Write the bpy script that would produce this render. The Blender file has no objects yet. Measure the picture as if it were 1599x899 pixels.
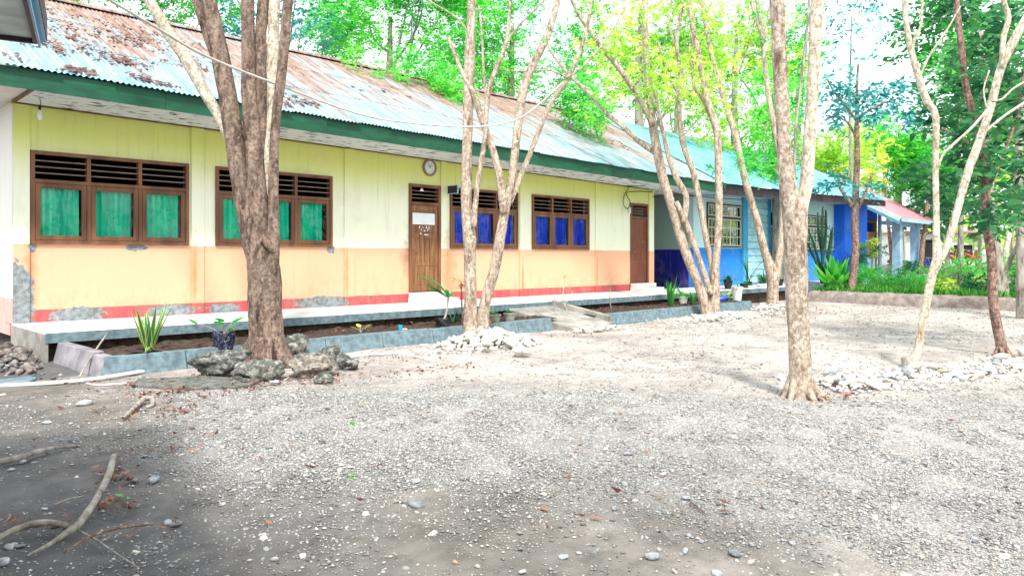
import bpy, bmesh, math, random
import numpy as np
from mathutils import Vector, Matrix
random.seed(7)
R = random.Random(11)
NP = np.random.RandomState(5)
SC = bpy.context.scene
COL = SC.collection
rad = math.radians

# ------------------------------------------------------------------ camera, sky, sun, exposure
PHI = rad(44.9)                 # angle between the view axis and the school's long front (world +X)
EYE = 1.55
FPX = 1155.0                    # focal length in photo pixels (photo 1599 wide)
HOR = 402.0                     # horizon row in the photo
cam = bpy.data.cameras.new('camera')
cam.sensor_width = 36.0
cam.lens = 36.0 * FPX / 1599.0
cam.shift_y = -(449.5 - HOR) / 1599.0
cam.clip_start = 0.05
cam.clip_end = 2000
cam_o = bpy.data.objects.new('camera', cam)
COL.objects.link(cam_o)
cam_o.location = (0, 0, EYE)
cam_o.rotation_euler = (rad(90), 0, PHI - rad(90))
SC.camera = cam_o

SUN_EL, SUN_AZ = 52.0, 232.0    # azimuth: direction the light comes from, degrees from +X counter-clockwise
world = bpy.data.worlds.new('World')
SC.world = world
world.use_nodes = True
wn = world.node_tree.nodes
wl = world.node_tree.links
bg = wn['Background']
sky = wn.new('ShaderNodeTexSky')
sky.sky_type = 'NISHITA'
sky.sun_disc = False
sky.sun_elevation = rad(SUN_EL)
sky.sun_rotation = rad(90 - SUN_AZ)
sky.air_density = 1.0
sky.dust_density = 3.0
# thin bright cloud veils drawn over the blue
tcw = wn.new('ShaderNodeTexCoord')
cl = wn.new('ShaderNodeTexNoise'); cl.inputs['Scale'].default_value = 2.2; cl.inputs['Detail'].default_value = 6
wl.new(tcw.outputs['Generated'], cl.inputs['Vector'])
cr = wn.new('ShaderNodeMapRange'); cr.inputs[1].default_value = .3; cr.inputs[2].default_value = .6
cr.inputs[3].default_value = .45; cr.inputs[4].default_value = 1.0
wl.new(cl.outputs['Fac'], cr.inputs[0])
cm = wn.new('ShaderNodeMix'); cm.data_type = 'RGBA'
wl.new(cr.outputs[0], cm.inputs[0]); wl.new(sky.outputs[0], cm.inputs[6])
cm.inputs[7].default_value = (10.0, 10.6, 11.0, 1)
wl.new(cm.outputs[2], bg.inputs['Color'])
bg.inputs['Strength'].default_value = 0.10

sl = bpy.data.lights.new('sun', 'SUN')
sl.energy = 2.6
sl.angle = rad(6)
sl.color = (1.0, .95, .86)
sun = bpy.data.objects.new('sun', sl)
COL.objects.link(sun)
d = Vector((math.cos(rad(SUN_AZ)) * math.cos(rad(SUN_EL)), math.sin(rad(SUN_AZ)) * math.cos(rad(SUN_EL)), math.sin(rad(SUN_EL))))
sun.rotation_euler = d.to_track_quat('Z', 'Y').to_euler()

SC.view_settings.view_transform = 'Standard'
SC.view_settings.look = 'None'
SC.view_settings.exposure = 1.15
SC.view_settings.gamma = 1.0
SC.cycles.max_bounces = 6
SC.cycles.transparent_max_bounces = 12

# ------------------------------------------------------------------ photo pixel -> place in the world
CF, SF = math.cos(PHI), math.sin(PHI)
def atZ(px, py, Z):             # point seen at a photo pixel, Z metres along the view axis
    k = (px - 799.5) / FPX
    return Vector((Z * (CF + k * SF), Z * (SF - k * CF), EYE - (py - HOR) * Z / FPX))
def gnd(px, py, z=0.0):         # ground point under a pixel
    Z = FPX * (EYE - z) / (py - HOR)
    p = atZ(px, py, Z); p.z = z
    return p
def zof(px, Y):
    k = (px - 799.5) / FPX
    return Y / (SF - k * CF)
def atY(px, py, Y): return atZ(px, py, zof(px, Y))
def XW(px, Y=13.9): return atY(px, HOR, Y).x

# ------------------------------------------------------------------ materials
MATS = {}
def newmat(name, rough=.8, spec=.3):
    m = bpy.data.materials.new(name); m.use_nodes = True
    n = m.node_tree.nodes; b = n['Principled BSDF']
    b.inputs['Roughness'].default_value = rough
    b.inputs['Specular IOR Level'].default_value = spec
    MATS[name] = m
    return m, n, m.node_tree.links, b
def nd(n, t, **kw):
    x = n.new(t)
    for k, v in kw.items(): setattr(x, k, v)
    return x
def coords(n, l, world_=True, scale=(1, 1, 1)):
    mp = nd(n, 'ShaderNodeMapping'); mp.inputs['Scale'].default_value = scale
    if world_:
        g = nd(n, 'ShaderNodeNewGeometry'); l.new(g.outputs['Position'], mp.inputs[0])
    else:
        g = nd(n, 'ShaderNodeTexCoord'); l.new(g.outputs['Object'], mp.inputs[0])
    return mp.outputs[0]
def noise(n, l, vec, scale, detail=4, rough=.55):
    x = nd(n, 'ShaderNodeTexNoise'); x.inputs['Scale'].default_value = scale
    x.inputs['Detail'].default_value = detail; x.inputs['Roughness'].default_value = rough
    l.new(vec, x.inputs['Vector'])
    return x.outputs['Fac']
def ramp(n, l, fac, stops):
    r = nd(n, 'ShaderNodeValToRGB'); e = r.color_ramp.elements
    while len(e) < len(stops): e.new(.5)
    for i, (p, c) in enumerate(stops):
        e[i].position = p
        e[i].color = (c, c, c, 1) if isinstance(c, (int, float)) else (*c, 1)
    l.new(fac, r.inputs[0])
    return r.outputs[0]
def mixc(n, l, fac, a, b, mode='MIX'):
    x = nd(n, 'ShaderNodeMix', data_type='RGBA', blend_type=mode)
    for s, v in ((0, fac), (6, a), (7, b)):
        if hasattr(v, 'is_output'): l.new(v, x.inputs[s])
        elif s == 0: x.inputs[0].default_value = v
        else: x.inputs[s].default_value = (*v, 1)
    return x.outputs[2]
def mth(n, l, op, a, b=0.0, clamp=False):
    x = nd(n, 'ShaderNodeMath', operation=op, use_clamp=clamp)
    for s, v in ((0, a), (1, b)):
        if hasattr(v, 'is_output'): l.new(v, x.inputs[s])
        else: x.inputs[s].default_value = v
    return x.outputs[0]
def bump(n, l, b, h, strength=.4, dist=.01):
    x = nd(n, 'ShaderNodeBump'); x.inputs['Strength'].default_value = strength; x.inputs['Distance'].default_value = dist
    l.new(h, x.inputs['Height']); l.new(x.outputs[0], b.inputs['Normal'])
def simple(name, c1, c2=None, scale=6, rough=.8, spec=.3, bmp=.3, stretch=(1, 1, 1), world_=True, rnd=0.0, lo=.35, hi=.65, bdist=.01, metal=0):
    m, n, l, b = newmat(name, rough, spec)
    b.inputs['Metallic'].default_value = metal
    c2 = c2 or tuple(x * .7 for x in c1)
    v = coords(n, l, world_, stretch)
    f = noise(n, l, v, scale, 6)
    col = ramp(n, l, f, [(lo, c2), (hi, c1)])
    if rnd:
        oi = nd(n, 'ShaderNodeObjectInfo')
        k = mth(n, l, 'MULTIPLY_ADD', oi.outputs['Random'], rnd); n[-1].inputs[2].default_value = 1 - rnd / 2
        hs = nd(n, 'ShaderNodeHueSaturation'); l.new(k, hs.inputs['Value']); l.new(col, hs.inputs['Color'])
        col = hs.outputs[0]
    l.new(col, b.inputs['Base Color'])
    if bmp: bump(n, l, b, noise(n, l, v, scale * 4, 5), bmp, bdist)
    return m

def wall_material(name, bands, patches, smudges, rough=.75):
    """painted plaster: bands = [(z, colour)] from the floor up; patches of bare cement; smudges of grime"""
    m, n, l, b = newmat(name, rough, .25)
    g = nd(n, 'ShaderNodeNewGeometry'); pos = g.outputs['Position']
    sx = nd(n, 'ShaderNodeSeparateXYZ'); l.new(pos, sx.inputs[0])
    wob = mth(n, l, 'MULTIPLY', mth(n, l, 'SUBTRACT', noise(n, l, pos, 5, 4), .5), .035)
    z = mth(n, l, 'ADD', sx.outputs[2], wob)
    col = bands[0][1]
    for zz, c in bands[1:]:
        if zz == 3.28:      # eave shade painted in: deeper yellow on top, lit cream below
            mr = nd(n, 'ShaderNodeMapRange', interpolation_type='SMOOTHSTEP'); l.new(z, mr.inputs[0]); mr.inputs[1].default_value = 2.65; mr.inputs[2].default_value = 3.7
            col = mixc(n, l, mr.outputs[0], col, c); continue
        col = mixc(n, l, mth(n, l, 'GREATER_THAN', z, zz), col, c)
    streak = noise(n, l, coords(n, l, True, (3, 3, .35)), 3, 5)
    col = mixc(n, l, ramp(n, l, streak, [(.52, 0.0), (.85, .16)]), col, (.42, .36, .24))
    blot = noise(n, l, pos, 1.6, 6, .6)
    col = mixc(n, l, ramp(n, l, blot, [(.55, 0.0), (.75, .22)]), col, (.5, .42, .3))
    fine = noise(n, l, pos, 26, 5, .7)
    col = mixc(n, l, ramp(n, l, fine, [(.62, 0.0), (.72, .35)]), col, (.45, .38, .28))
    for (p, sc, r, c, soft) in smudges:
        d_ = nd(n, 'ShaderNodeVectorMath', operation='SUBTRACT'); l.new(pos, d_.inputs[0]); d_.inputs[1].default_value = p
        e_ = nd(n, 'ShaderNodeVectorMath', operation='MULTIPLY'); l.new(d_.outputs[0], e_.inputs[0]); e_.inputs[1].default_value = sc
        f_ = nd(n, 'ShaderNodeVectorMath', operation='LENGTH'); l.new(e_.outputs[0], f_.inputs[0])
        dd = mth(n, l, 'ADD', f_.outputs['Value'], mth(n, l, 'MULTIPLY', mth(n, l, 'SUBTRACT', noise(n, l, pos, 7, 4), .5), r * 1.2))
        mr = nd(n, 'ShaderNodeMapRange'); l.new(dd, mr.inputs[0]); mr.inputs[1].default_value = r; mr.inputs[2].default_value = r * (1 - soft)
        mr.inputs[3].default_value = 0; mr.inputs[4].default_value = .75
        col = mixc(n, l, mr.outputs[0], col, c)
    spl = nd(n, 'ShaderNodeMapRange'); l.new(sx.outputs[2], spl.inputs[0]); spl.inputs[1].default_value = 1.25; spl.inputs[2].default_value = .6; spl.inputs[3].default_value = 0; spl.inputs[4].default_value = .5
    dirt = ramp(n, l, noise(n, l, coords(n, l, True, (1, 1, .6)), 6, 6, .7), [(.45, 0.0), (.68, 1.0)])
    col = mixc(n, l, mth(n, l, 'MULTIPLY', spl.outputs[0], dirt), col, (.30, .20, .14))
    drip = ramp(n, l, noise(n, l, coords(n, l, True, (8, 8, .25)), 2.2, 5, .6), [(.60, 0.0), (.74, .38)])
    col = mixc(n, l, drip, col, (.38, .30, .18))
    crk = nd(n, 'ShaderNodeTexVoronoi', feature='DISTANCE_TO_EDGE'); crk.inputs['Scale'].default_value = .9; l.new(coords(n, l, True, (1, 1, .6)), crk.inputs['Vector'])
    cw_ = mth(n, l, 'MULTIPLY', mth(n, l, 'LESS_THAN', mth(n, l, 'ADD', crk.outputs['Distance'], mth(n, l, 'MULTIPLY', noise(n, l, pos, 12, 4), .012)), .006), .22)
    col = mixc(n, l, cw_, col, (.2, .16, .1))
    msk = None
    for (p, sc, r) in patches:
        d_ = nd(n, 'ShaderNodeVectorMath', operation='SUBTRACT'); l.new(pos, d_.inputs[0]); d_.inputs[1].default_value = p
        e_ = nd(n, 'ShaderNodeVectorMath', operation='MULTIPLY'); l.new(d_.outputs[0], e_.inputs[0]); e_.inputs[1].default_value = sc
        f_ = nd(n, 'ShaderNodeVectorMath', operation='LENGTH'); l.new(e_.outputs[0], f_.inputs[0])
        dd = mth(n, l, 'ADD', f_.outputs['Value'], mth(n, l, 'MULTIPLY', mth(n, l, 'SUBTRACT', noise(n, l, pos, 9, 5), .5), r * 1.4))
        k = mth(n, l, 'LESS_THAN', dd, r)
        msk = k if msk is None else mth(n, l, 'MAXIMUM', msk, k)
    h = mth(n, l, 'MULTIPLY', fine, .3)
    if msk is not None:
        cem = ramp(n, l, noise(n, l, pos, 14, 5), [(.35, (.14, .16, .17)), (.65, (.30, .33, .34))])
        col = mixc(n, l, msk, col, cem)
        h = mth(n, l, 'SUBTRACT', h, mth(n, l, 'MULTIPLY', msk, 1.0))
    l.new(col, b.inputs['Base Color'])
    bump(n, l, b, h, .5, .012)
    return m

YELLOW, YELLOW_LIT, ORANGE, PLINTH = (.70, .73, .21), (.84, .85, .68), (.80, .42, .27), (.48, .08, .09)
pt = lambda px, py: tuple(atY(px, py, 13.9))
M_WALL = wall_material('painted_plaster', [(0, PLINTH), (.705, ORANGE), (1.765, YELLOW_LIT), (3.28, YELLOW)],
    [(pt(213, 386), (1, 1, 2.4), .17), (pt(50, 386), (1, 1, 1), .07), (pt(26, 470), (1, 1, .38), .24), (pt(122, 492), (1, 1, 3), .42),
     (pt(268, 484), (1, 1, 4), .42), (pt(350, 481), (1, 1, 4), .35), (pt(503, 472), (1, 1, 5), .62), (pt(516, 389), (1, 1, 1), .10)],
    [(pt(637, 402), (1, 1, .5), .28, (.25, .16, .10), .9), (pt(700, 415), (1, 1, .35), .35, (.5, .25, .12), .9),
     (pt(48, 430), (2.2, 1, .3), .30, (.40, .2, .1), .9), (pt(303, 430), (4, 1, .3), .28, (.6, .22, .05), .9), (pt(540, 430), (5, 1, .3), .28, (.6, .22, .05), .9),
     (pt(815, 440), (5, 1, .3), .28, (.45, .12, .03), .9), (pt(931, 430), (5, 1, .3), .3, (.4, .12, .03), .9)])
M_ENDW = wall_material('end_wall_paint', [(0, (.75, .42, .38)), (.9, (.84, .82, .76))], [], [])
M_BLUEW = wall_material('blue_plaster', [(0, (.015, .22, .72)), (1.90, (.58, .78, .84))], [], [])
M_RECESS = wall_material('recess_plaster', [(0, (.005, .012, .22)), (1.84, (.30, .42, .40))], [], [])  # darker copy of the blue plaster, with the recess's shade in its colours
M_BLUESIDE = wall_material('deep_blue_plaster', [(0, (.008, .13, .68)), (9, (.008, .13, .68))], [], [])
M_SOFFIT = simple('weathered_soffit', (.64, .69, .71), (.09, .095, .10), 3.0, .9, .1, .3, (1.2, 2.4, 1), lo=.36, hi=.45)
M_SOFFW = simple('white_soffit', (.75, .74, .70), (.6, .6, .56), 3, .9, .1, .2)
M_FASCIA = simple('green_fascia', (.006, .10, .048), (.004, .06, .03), 3, .55, .4, .15, (1, 1, 4))
M_FASCB = simple('brown_fascia', (.055, .035, .045), (.03, .02, .03), 3, .6, .3, .15)
M_WOOD = simple('brown_wood', (.22, .095, .045), (.10, .04, .02), 5, .55, .4, .3, (1, 1, .2), rnd=.3)
M_WOODL = simple('worn_door_wood', (.36, .17, .075), (.16, .065, .03), 5, .6, .35, .3, (5, 5, .5), rnd=.2)
M_WOODR = simple('red_door_wood', (.22, .06, .035), (.13, .035, .02), 5, .5, .4, .2, (5, 5, .5))
M_SLAT = simple('louvre_wood', (.30, .22, .18), (.18, .12, .10), 6, .6, .3, .1)
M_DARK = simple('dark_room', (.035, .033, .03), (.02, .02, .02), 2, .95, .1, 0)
M_CONC = simple('blue_grey_concrete', (.18, .25, .285), (.095, .14, .165), 11, .85, .2, .4)
M_CONCP = simple('pale_concrete', (.36, .34, .31), (.20, .19, .175), 4, .85, .2, .4)
M_KERBL = simple('mauve_concrete', (.30, .28, .30), (.17, .16, .18), 4, .9, .2, .4)
M_WALK = simple('walkway_screed', (.72, .73, .72), (.50, .52, .53), 2.5, .7, .3, .2)
M_SOIL = simple('planter_soil', (.10, .07, .055), (.035, .026, .023), 9, .95, .1, .9, bdist=.03)
M_WHITE = simple('white_paint', (.80, .80, .78), (.65, .65, .63), 5, .6, .3, .1)
M_CYAN = simple('cyan_paint', (.06, .36, .62), (.04, .28, .5), 4, .6, .3, .1)
M_BOARD = simple('pale_cyan_boards', (.42, .66, .74), (.25, .48, .6), 3, .65, .3, .2, (1, 1, 5), rnd=.25)
M_PALEB = simple('pale_blue_paint', (.40, .58, .72), (.30, .46, .62), 4, .6, .3, .1)
M_PINKR = simple('pink_tin', (.50, .22, .25), (.38, .15, .18), 4, .5, .4, .1)
M_BLACK = simple('black_plastic', (.02, .02, .022), (.012, .012, .014), 9, .5, .4, .2)
M_TERRA = simple('grey_pot', (.36, .34, .30), (.22, .2, .18), 9, .85, .2, .3)
M_METAL = simple('steel', (.4, .4, .4), (.3, .3, .3), 9, .35, .5, 0, metal=1)
M_PIPE = simple('white_pvc', (.80, .81, .82), (.66, .68, .70), 6, .4, .4, 0)
M_CORD = simple('dark_cable', (.03, .04, .03), (.02, .02, .02), 9, .6, .3, 0)
M_ROPE = simple('pale_wire', (.62, .60, .55), (.4, .38, .35), 9, .6, .3, 0)
M_OR = simple('orange_enamel', (.75, .13, .03), (.6, .09, .02), 3, .3, .5, 0)
M_BLUEB = simple('blue_plastic', (.03, .09, .50), (.02, .06, .38), 5, .45, .4, 0)
M_TURQ = simple('turquoise_paint', (.05, .42, .62), (.03, .32, .5), 5, .5, .4, .1)
M_PAPER = simple('paper', (.80, .82, .86), (.72, .76, .8), 5, .7, .2, 0)
M_GUT = simple('eave_blue', (.16, .40, .55), (.10, .30, .44), 4, .5, .4, .1)
M_NAVY = simple('dark_trim', (.03, .02, .05), (.02, .015, .03), 4, .5, .4, .1)

def bag_material():
    m, n, l, b = newmat('speckled_bag', .45, .4)
    v = coords(n, l, False)
    col = ramp(n, l, noise(n, l, v, 60, 2), [(.60, (.008, .012, .04)), (.66, (.4, .45, .55))])
    l.new(col, b.inputs['Base Color']); return m
M_BAG = bag_material()

def curtain_material(name, c1, c2):
    m, n, l, b = newmat(name, .85, .1)
    v = coords(n, l, True, (6, 6, .4))
    col = ramp(n, l, noise(n, l, v, 2, 3), [(.35, c2), (.65, c1)])
    l.new(col, b.inputs['Base Color']); return m
M_CURG = curtain_material('green_curtain', (.015, .80, .50), (.008, .50, .36))
M_CURB = curtain_material('blue_curtain', (.015, .06, .85), (.008, .03, .50))

def glass_material():
    m, n, l, b = newmat('window_glass')
    n.remove(b)
    o = n['Material Output']
    t = nd(n, 'ShaderNodeBsdfTransparent'); t.inputs[0].default_value = (.93, .97, .95, 1)
    g = nd(n, 'ShaderNodeBsdfGlossy'); g.inputs['Roughness'].default_value = .02
    lw = nd(n, 'ShaderNodeFresnel'); lw.inputs[0].default_value = 1.5
    f = mth(n, l, 'MULTIPLY_ADD', lw.outputs[0], .7); n[-1].inputs[2].default_value = .02
    v = coords(n, l, True)
    bp = nd(n, 'ShaderNodeBump'); bp.inputs['Strength'].default_value = .12; bp.inputs['Distance'].default_value = .02
    l.new(noise(n, l, v, 2.5, 2), bp.inputs['Height']); l.new(bp.outputs[0], g.inputs['Normal'])
    mx = nd(n, 'ShaderNodeMixShader'); l.new(f, mx.inputs[0]); l.new(t.outputs[0], mx.inputs[1]); l.new(g.outputs[0], mx.inputs[2])
    l.new(mx.outputs[0], o.inputs[0])
    return m
M_GLASS = glass_material()

def roof_material(name, paint1, paint2, rust_amount):
    m, n, l, b = newmat(name, .42, .5)
    g = nd(n, 'ShaderNodeNewGeometry'); pos = g.outputs['Position']
    sx = nd(n, 'ShaderNodeSeparateXYZ'); l.new(pos, sx.inputs[0])
    long_ = coords(n, l, True, (2.8, .26, .26))
    s1 = noise(n, l, long_, 2.0, 6, .6)
    s2 = noise(n, l, coords(n, l, True, (9, .7, .7)), 1.4, 4, .6)
    paint = ramp(n, l, s2, [(.35, paint2), (.62, paint1)])
    rib = mth(n, l, 'COSINE', mth(n, l, 'MULTIPLY', sx.outputs[0], 2 * math.pi / .085))    # paint worn off the ribs' crests
    ribm = nd(n, 'ShaderNodeMapRange'); l.new(rib, ribm.inputs[0]); ribm.inputs[1].default_value = -.6; ribm.inputs[2].default_value = .6; ribm.inputs[3].default_value = .75; ribm.inputs[4].default_value = 0
    paint = mixc(n, l, ribm.outputs[0], paint, paint2)
    up = nd(n, 'ShaderNodeMapRange'); l.new(sx.outputs[1], up.inputs[0]); up.inputs[1].default_value = 12.5; up.inputs[2].default_value = 17.5
    up.inputs[3].default_value = -.13; up.inputs[4].default_value = .20
    oi = nd(n, 'ShaderNodeObjectInfo')
    f = mth(n, l, 'ADD', mth(n, l, 'ADD', s1, up.outputs[0]), mth(n, l, 'MULTIPLY', oi.outputs['Random'], .16))
    rm = ramp(n, l, f, [(.54 - rust_amount, 0.0), (.82 - rust_amount, 1.0)])
    rust = ramp(n, l, noise(n, l, coords(n, l, True, (5, .8, .8)), 2.5, 6, .65), [(.3, (.09, .055, .045)), (.48, (.23, .145, .11)), (.68, (.36, .27, .235))])
    col = mixc(n, l, rm, paint, rust)
    l.new(col, b.inputs['Base Color'])
    l.new(mth(n, l, 'MULTIPLY_ADD', rm, .4), b.inputs['Roughness']); n[-1].inputs[2].default_value = .4
    return m
M_ROOF = roof_material('rusty_tin', (.40, .49, .53), (.10, .33, .41), .10)
M_ROOFB = roof_material('blue_tin', (.26, .55, .66), (.12, .42, .58), -.22)
M_ROOFF = M_PINKR

def bark(name, c1, c2, c3, sc=1.0, scaly=0.0):
    m, n, l, b = newmat(name, .9, .15)
    v = coords(n, l, True, (1, 1, .28))
    a = noise(n, l, v, 9 * sc, 8, .65)
    big = noise(n, l, coords(n, l, True, (1, 1, .6)), 3.2 * sc, 4)
    col = ramp(n, l, a, [(.32, c3), (.45, c2), (.60, c1)])
    col = mixc(n, l, ramp(n, l, big, [(.45, 0.0), (.7, .55)]), col, tuple(min(1, x * 1.35) for x in c1))
    h = a
    if scaly:
        w = coords(n, l, True, (1, 1, .75))
        f = noise(n, l, w, 26, 5, .7)
        col = mixc(n, l, ramp(n, l, f, [(.42, scaly), (.52, 0.0)]), col, c3)
        col = mixc(n, l, ramp(n, l, noise(n, l, w, 17, 4, .6), [(.54, 0.0), (.62, scaly)]), col, tuple(min(.85, x * 1.5) for x in c1))
        h = mth(n, l, 'ADD', a, f)
    else:
        vo = nd(n, 'ShaderNodeTexVoronoi'); vo.inputs['Scale'].default_value = 16 * sc; l.new(v, vo.inputs['Vector'])
        col = mixc(n, l, ramp(n, l, vo.outputs['Distance'], [(.05, .6), (.22, 0.0)]), col, c3)
        h = mth(n, l, 'ADD', a, mth(n, l, 'MULTIPLY', vo.outputs['Distance'], .6))
    l.new(col, b.inputs['Base Color'])
    bump(n, l, b, h, .9, .035)
    return m
M_BARKD = bark('dark_bark', (.29, .21, .165), (.135, .095, .075), (.03, .021, .017), 1, .5)
M_BARKM = bark('mottled_bark', (.54, .46, .38), (.34, .26, .20), (.13, .08, .06), 1.5, .5)
M_BARKP = bark('pale_bark', (.66, .61, .50), (.52, .45, .35), (.24, .16, .10), 1.6, .6)
M_BARKR = bark('reddish_bark', (.34, .23, .19), (.20, .12, .10), (.08, .045, .037), 1.5, .7)
M_BARKG = bark('grey_bark', (.36, .33, .29), (.22, .19, .17), (.09, .07, .06), 1.0)

def leafmat(name, stops, trans=.5, rough=.45):
    m, n, l, b = newmat(name, rough, .35)
    at = nd(n, 'ShaderNodeAttribute', attribute_name='tone')
    col = ramp(n, l, at.outputs['Fac'], stops)
    l.new(col, b.inputs['Base Color'])
    tr = nd(n, 'ShaderNodeBsdfTranslucent')
    hs = nd(n, 'ShaderNodeHueSaturation'); hs.inputs['Value'].default_value = 1.5; l.new(col, hs.inputs['Color']); l.new(hs.outputs[0], tr.inputs[0])
    mx = nd(n, 'ShaderNodeMixShader'); mx.inputs[0].default_value = trans
    l.new(b.outputs[0], mx.inputs[1]); l.new(tr.outputs[0], mx.inputs[2])
    l.new(mx.outputs[0], n['Material Output'].inputs[0])
    return m
L_BRIGHT = leafmat('bright_leaves', [(0, (.02, .22, .04)), (.45, (.06, .48, .06)), (1, (.25, .70, .10))])
L_YELLOW = leafmat('yellow_green_leaves', [(0, (.08, .34, .03)), (.5, (.34, .60, .05)), (1, (.75, .75, .15))])
L_DARK = leafmat('dark_leaves', [(0, (.008, .06, .03)), (.5, (.025, .16, .06)), (1, (.12, .36, .12))], .35)
L_TEAL = leafmat('blue_green_leaves', [(0, (.02, .15, .16)), (.5, (.05, .34, .33)), (1, (.18, .55, .50))], .35)
L_MID = leafmat('mid_green_leaves', [(0, (.02, .13, .03)), (.5, (.04, .30, .05)), (1, (.14, .50, .09))])
L_GRASS = leafmat('grass_blades', [(0, (.012, .10, .01)), (.5, (.03, .24, .02)), (1, (.16, .42, .05))])
L_SNAKE = leafmat('striped_leaf', [(0, (.03, .16, .06)), (.5, (.05, .24, .09)), (1, (.60, .60, .16))], .2)
L_CACT = leafmat('cactus_skin', [(0, (.012, .05, .035)), (1, (.06, .13, .07))], .05)
L_RED = leafmat('dry_leaves', [(0, (.07, .018, .014)), (.5, (.16, .05, .032)), (1, (.36, .19, .11))], .2)
L_CROT = leafmat('copper_leaves', [(0, (.25, .20, .02)), (.5, (.50, .24, .06)), (1, (.65, .45, .15))], .3)

def rockmat(name, c1, c2, c3, rnd=.5, sc=14, bd=.02):
    m, n, l, b = newmat(name, .85, .25)
    v = coords(n, l, True)
    col = ramp(n, l, noise(n, l, v, sc, 8, .65), [(.32, c3), (.5, c2), (.68, c1)])
    oi = nd(n, 'ShaderNodeObjectInfo')
    k = mth(n, l, 'MULTIPLY_ADD', oi.outputs['Random'], rnd); n[-1].inputs[2].default_value = 1 - rnd / 2
    hs = nd(n, 'ShaderNodeHueSaturation'); l.new(k, hs.inputs['Value']); l.new(col, hs.inputs['Color'])
    l.new(hs.outputs[0], b.inputs['Base Color'])
    bump(n, l, b, noise(n, l, v, sc * 2.4, 6), .8, bd)
    return m
M_BOULD = rockmat('lichen_rock', (.40, .39, .36), (.13, .135, .12), (.018, .02, .018), .25, 13, .06)
M_BOULT = rockmat('tan_rock', (.46, .42, .37), (.24, .21, .18), (.035, .033, .03), .1, 12, .06)
M_RIVER = rockmat('pale_river_stone', (.68, .65, .60), (.52, .49, .44), (.26, .24, .22), .5, 14)
M_COOL = rockmat('grey_river_stone', (.50, .51, .53), (.31, .325, .345), (.12, .13, .14), .7, 12)

def gravel_material():
    m, n, l, b = newmat('gravel_chips', .8, .3)
    at = nd(n, 'ShaderNodeAttribute', attribute_name='tone')
    col = ramp(n, l, at.outputs['Fac'], [(0, (.09, .09, .09)), (.35, (.22, .22, .225)), (.65, (.41, .405, .40)), (.9, (.66, .65, .62)), (1, (.36, .27, .21))])
    l.new(col, b.inputs['Base Color'])
    return m
M_GRAVEL = gravel_material()

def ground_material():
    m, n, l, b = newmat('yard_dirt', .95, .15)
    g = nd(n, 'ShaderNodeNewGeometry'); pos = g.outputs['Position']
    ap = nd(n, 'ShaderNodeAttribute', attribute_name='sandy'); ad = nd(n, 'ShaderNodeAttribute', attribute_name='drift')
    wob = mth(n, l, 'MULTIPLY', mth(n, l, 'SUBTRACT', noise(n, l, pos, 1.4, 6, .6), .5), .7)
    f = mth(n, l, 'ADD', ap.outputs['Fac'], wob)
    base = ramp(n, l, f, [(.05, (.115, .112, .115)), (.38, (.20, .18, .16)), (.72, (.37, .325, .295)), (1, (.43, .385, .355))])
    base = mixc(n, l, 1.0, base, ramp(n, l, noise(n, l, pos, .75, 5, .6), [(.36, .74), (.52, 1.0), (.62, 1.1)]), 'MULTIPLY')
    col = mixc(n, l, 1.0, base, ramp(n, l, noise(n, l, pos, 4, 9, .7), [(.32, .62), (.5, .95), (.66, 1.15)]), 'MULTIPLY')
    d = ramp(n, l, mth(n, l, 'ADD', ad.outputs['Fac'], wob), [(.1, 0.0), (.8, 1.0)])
    h = noise(n, l, pos, 28, 6, .7)
    for sc_, k_ in ((95, .50), (52, .42)):
        vo = nd(n, 'ShaderNodeTexVoronoi'); vo.inputs['Scale'].default_value = sc_; l.new(pos, vo.inputs['Vector'])
        stone_ = ramp(n, l, vo.outputs['Color'], [(0, (.08, .078, .076)), (.45, (.27, .265, .26)), (1, (.54, .52, .49))])
        near = mth(n, l, 'LESS_THAN', vo.outputs['Distance'], mth(n, l, 'ADD', mth(n, l, 'MULTIPLY', d, k_), .06))
        col = mixc(n, l, mth(n, l, 'MULTIPLY', near, .85), col, stone_)
        h = mth(n, l, 'ADD', h, mth(n, l, 'MULTIPLY', near, .35))
    l.new(col, b.inputs['Base Color'])
    bump(n, l, b, h, .8, .015)
    return m
M_GROUND = ground_material()

# ------------------------------------------------------------------ object helpers
ORG = {}
def tag(o, label=None, cat=None, group=None, kind=None):
    if label: o['label'] = label
    if cat: o['category'] = cat
    if group: o['group'] = group
    if kind: o['kind'] = kind
    return o
def root(name, loc, label, cat, group=None):
    o = bpy.data.objects.new(name, None); COL.objects.link(o)
    o.location = loc; o.empty_display_size = .2
    ORG[o.name] = Vector(loc)
    return tag(o, label, cat, group)
def meshdata(name, V, F, mat=None, smooth=False, tone=None):
    """fast mesh from numpy arrays; F is an (n,k) array or a list of faces"""
    me = bpy.data.meshes.new(name)
    if isinstance(F, np.ndarray):
        nf, k = F.shape
        me.vertices.add(len(V)); me.vertices.foreach_set('co', np.asarray(V, dtype=np.float32).ravel())
        me.loops.add(nf * k); me.loops.foreach_set('vertex_index', F.astype(np.int32).ravel())
        me.polygons.add(nf); me.polygons.foreach_set('loop_start', np.arange(0, nf * k, k, dtype=np.int32))
        me.update(calc_edges=True)
    else:
        me.from_pydata([tuple(v) for v in V], [], F); me.update()
    if smooth: me.polygons.foreach_set('use_smooth', np.ones(len(me.polygons), dtype=bool))
    if tone is not None:
        a = me.attributes.new('tone', 'FLOAT', 'FACE'); a.data.foreach_set('value', np.asarray(tone, dtype=np.float32))
    if mat: me.materials.append(mat)
    me.validate()
    return me
def put(name, me, parent=None, loc=None):
    o = bpy.data.objects.new(name, me); COL.objects.link(o)
    if parent is not None: o.parent = parent
    if loc is not None: o.location = loc
    return o

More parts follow.
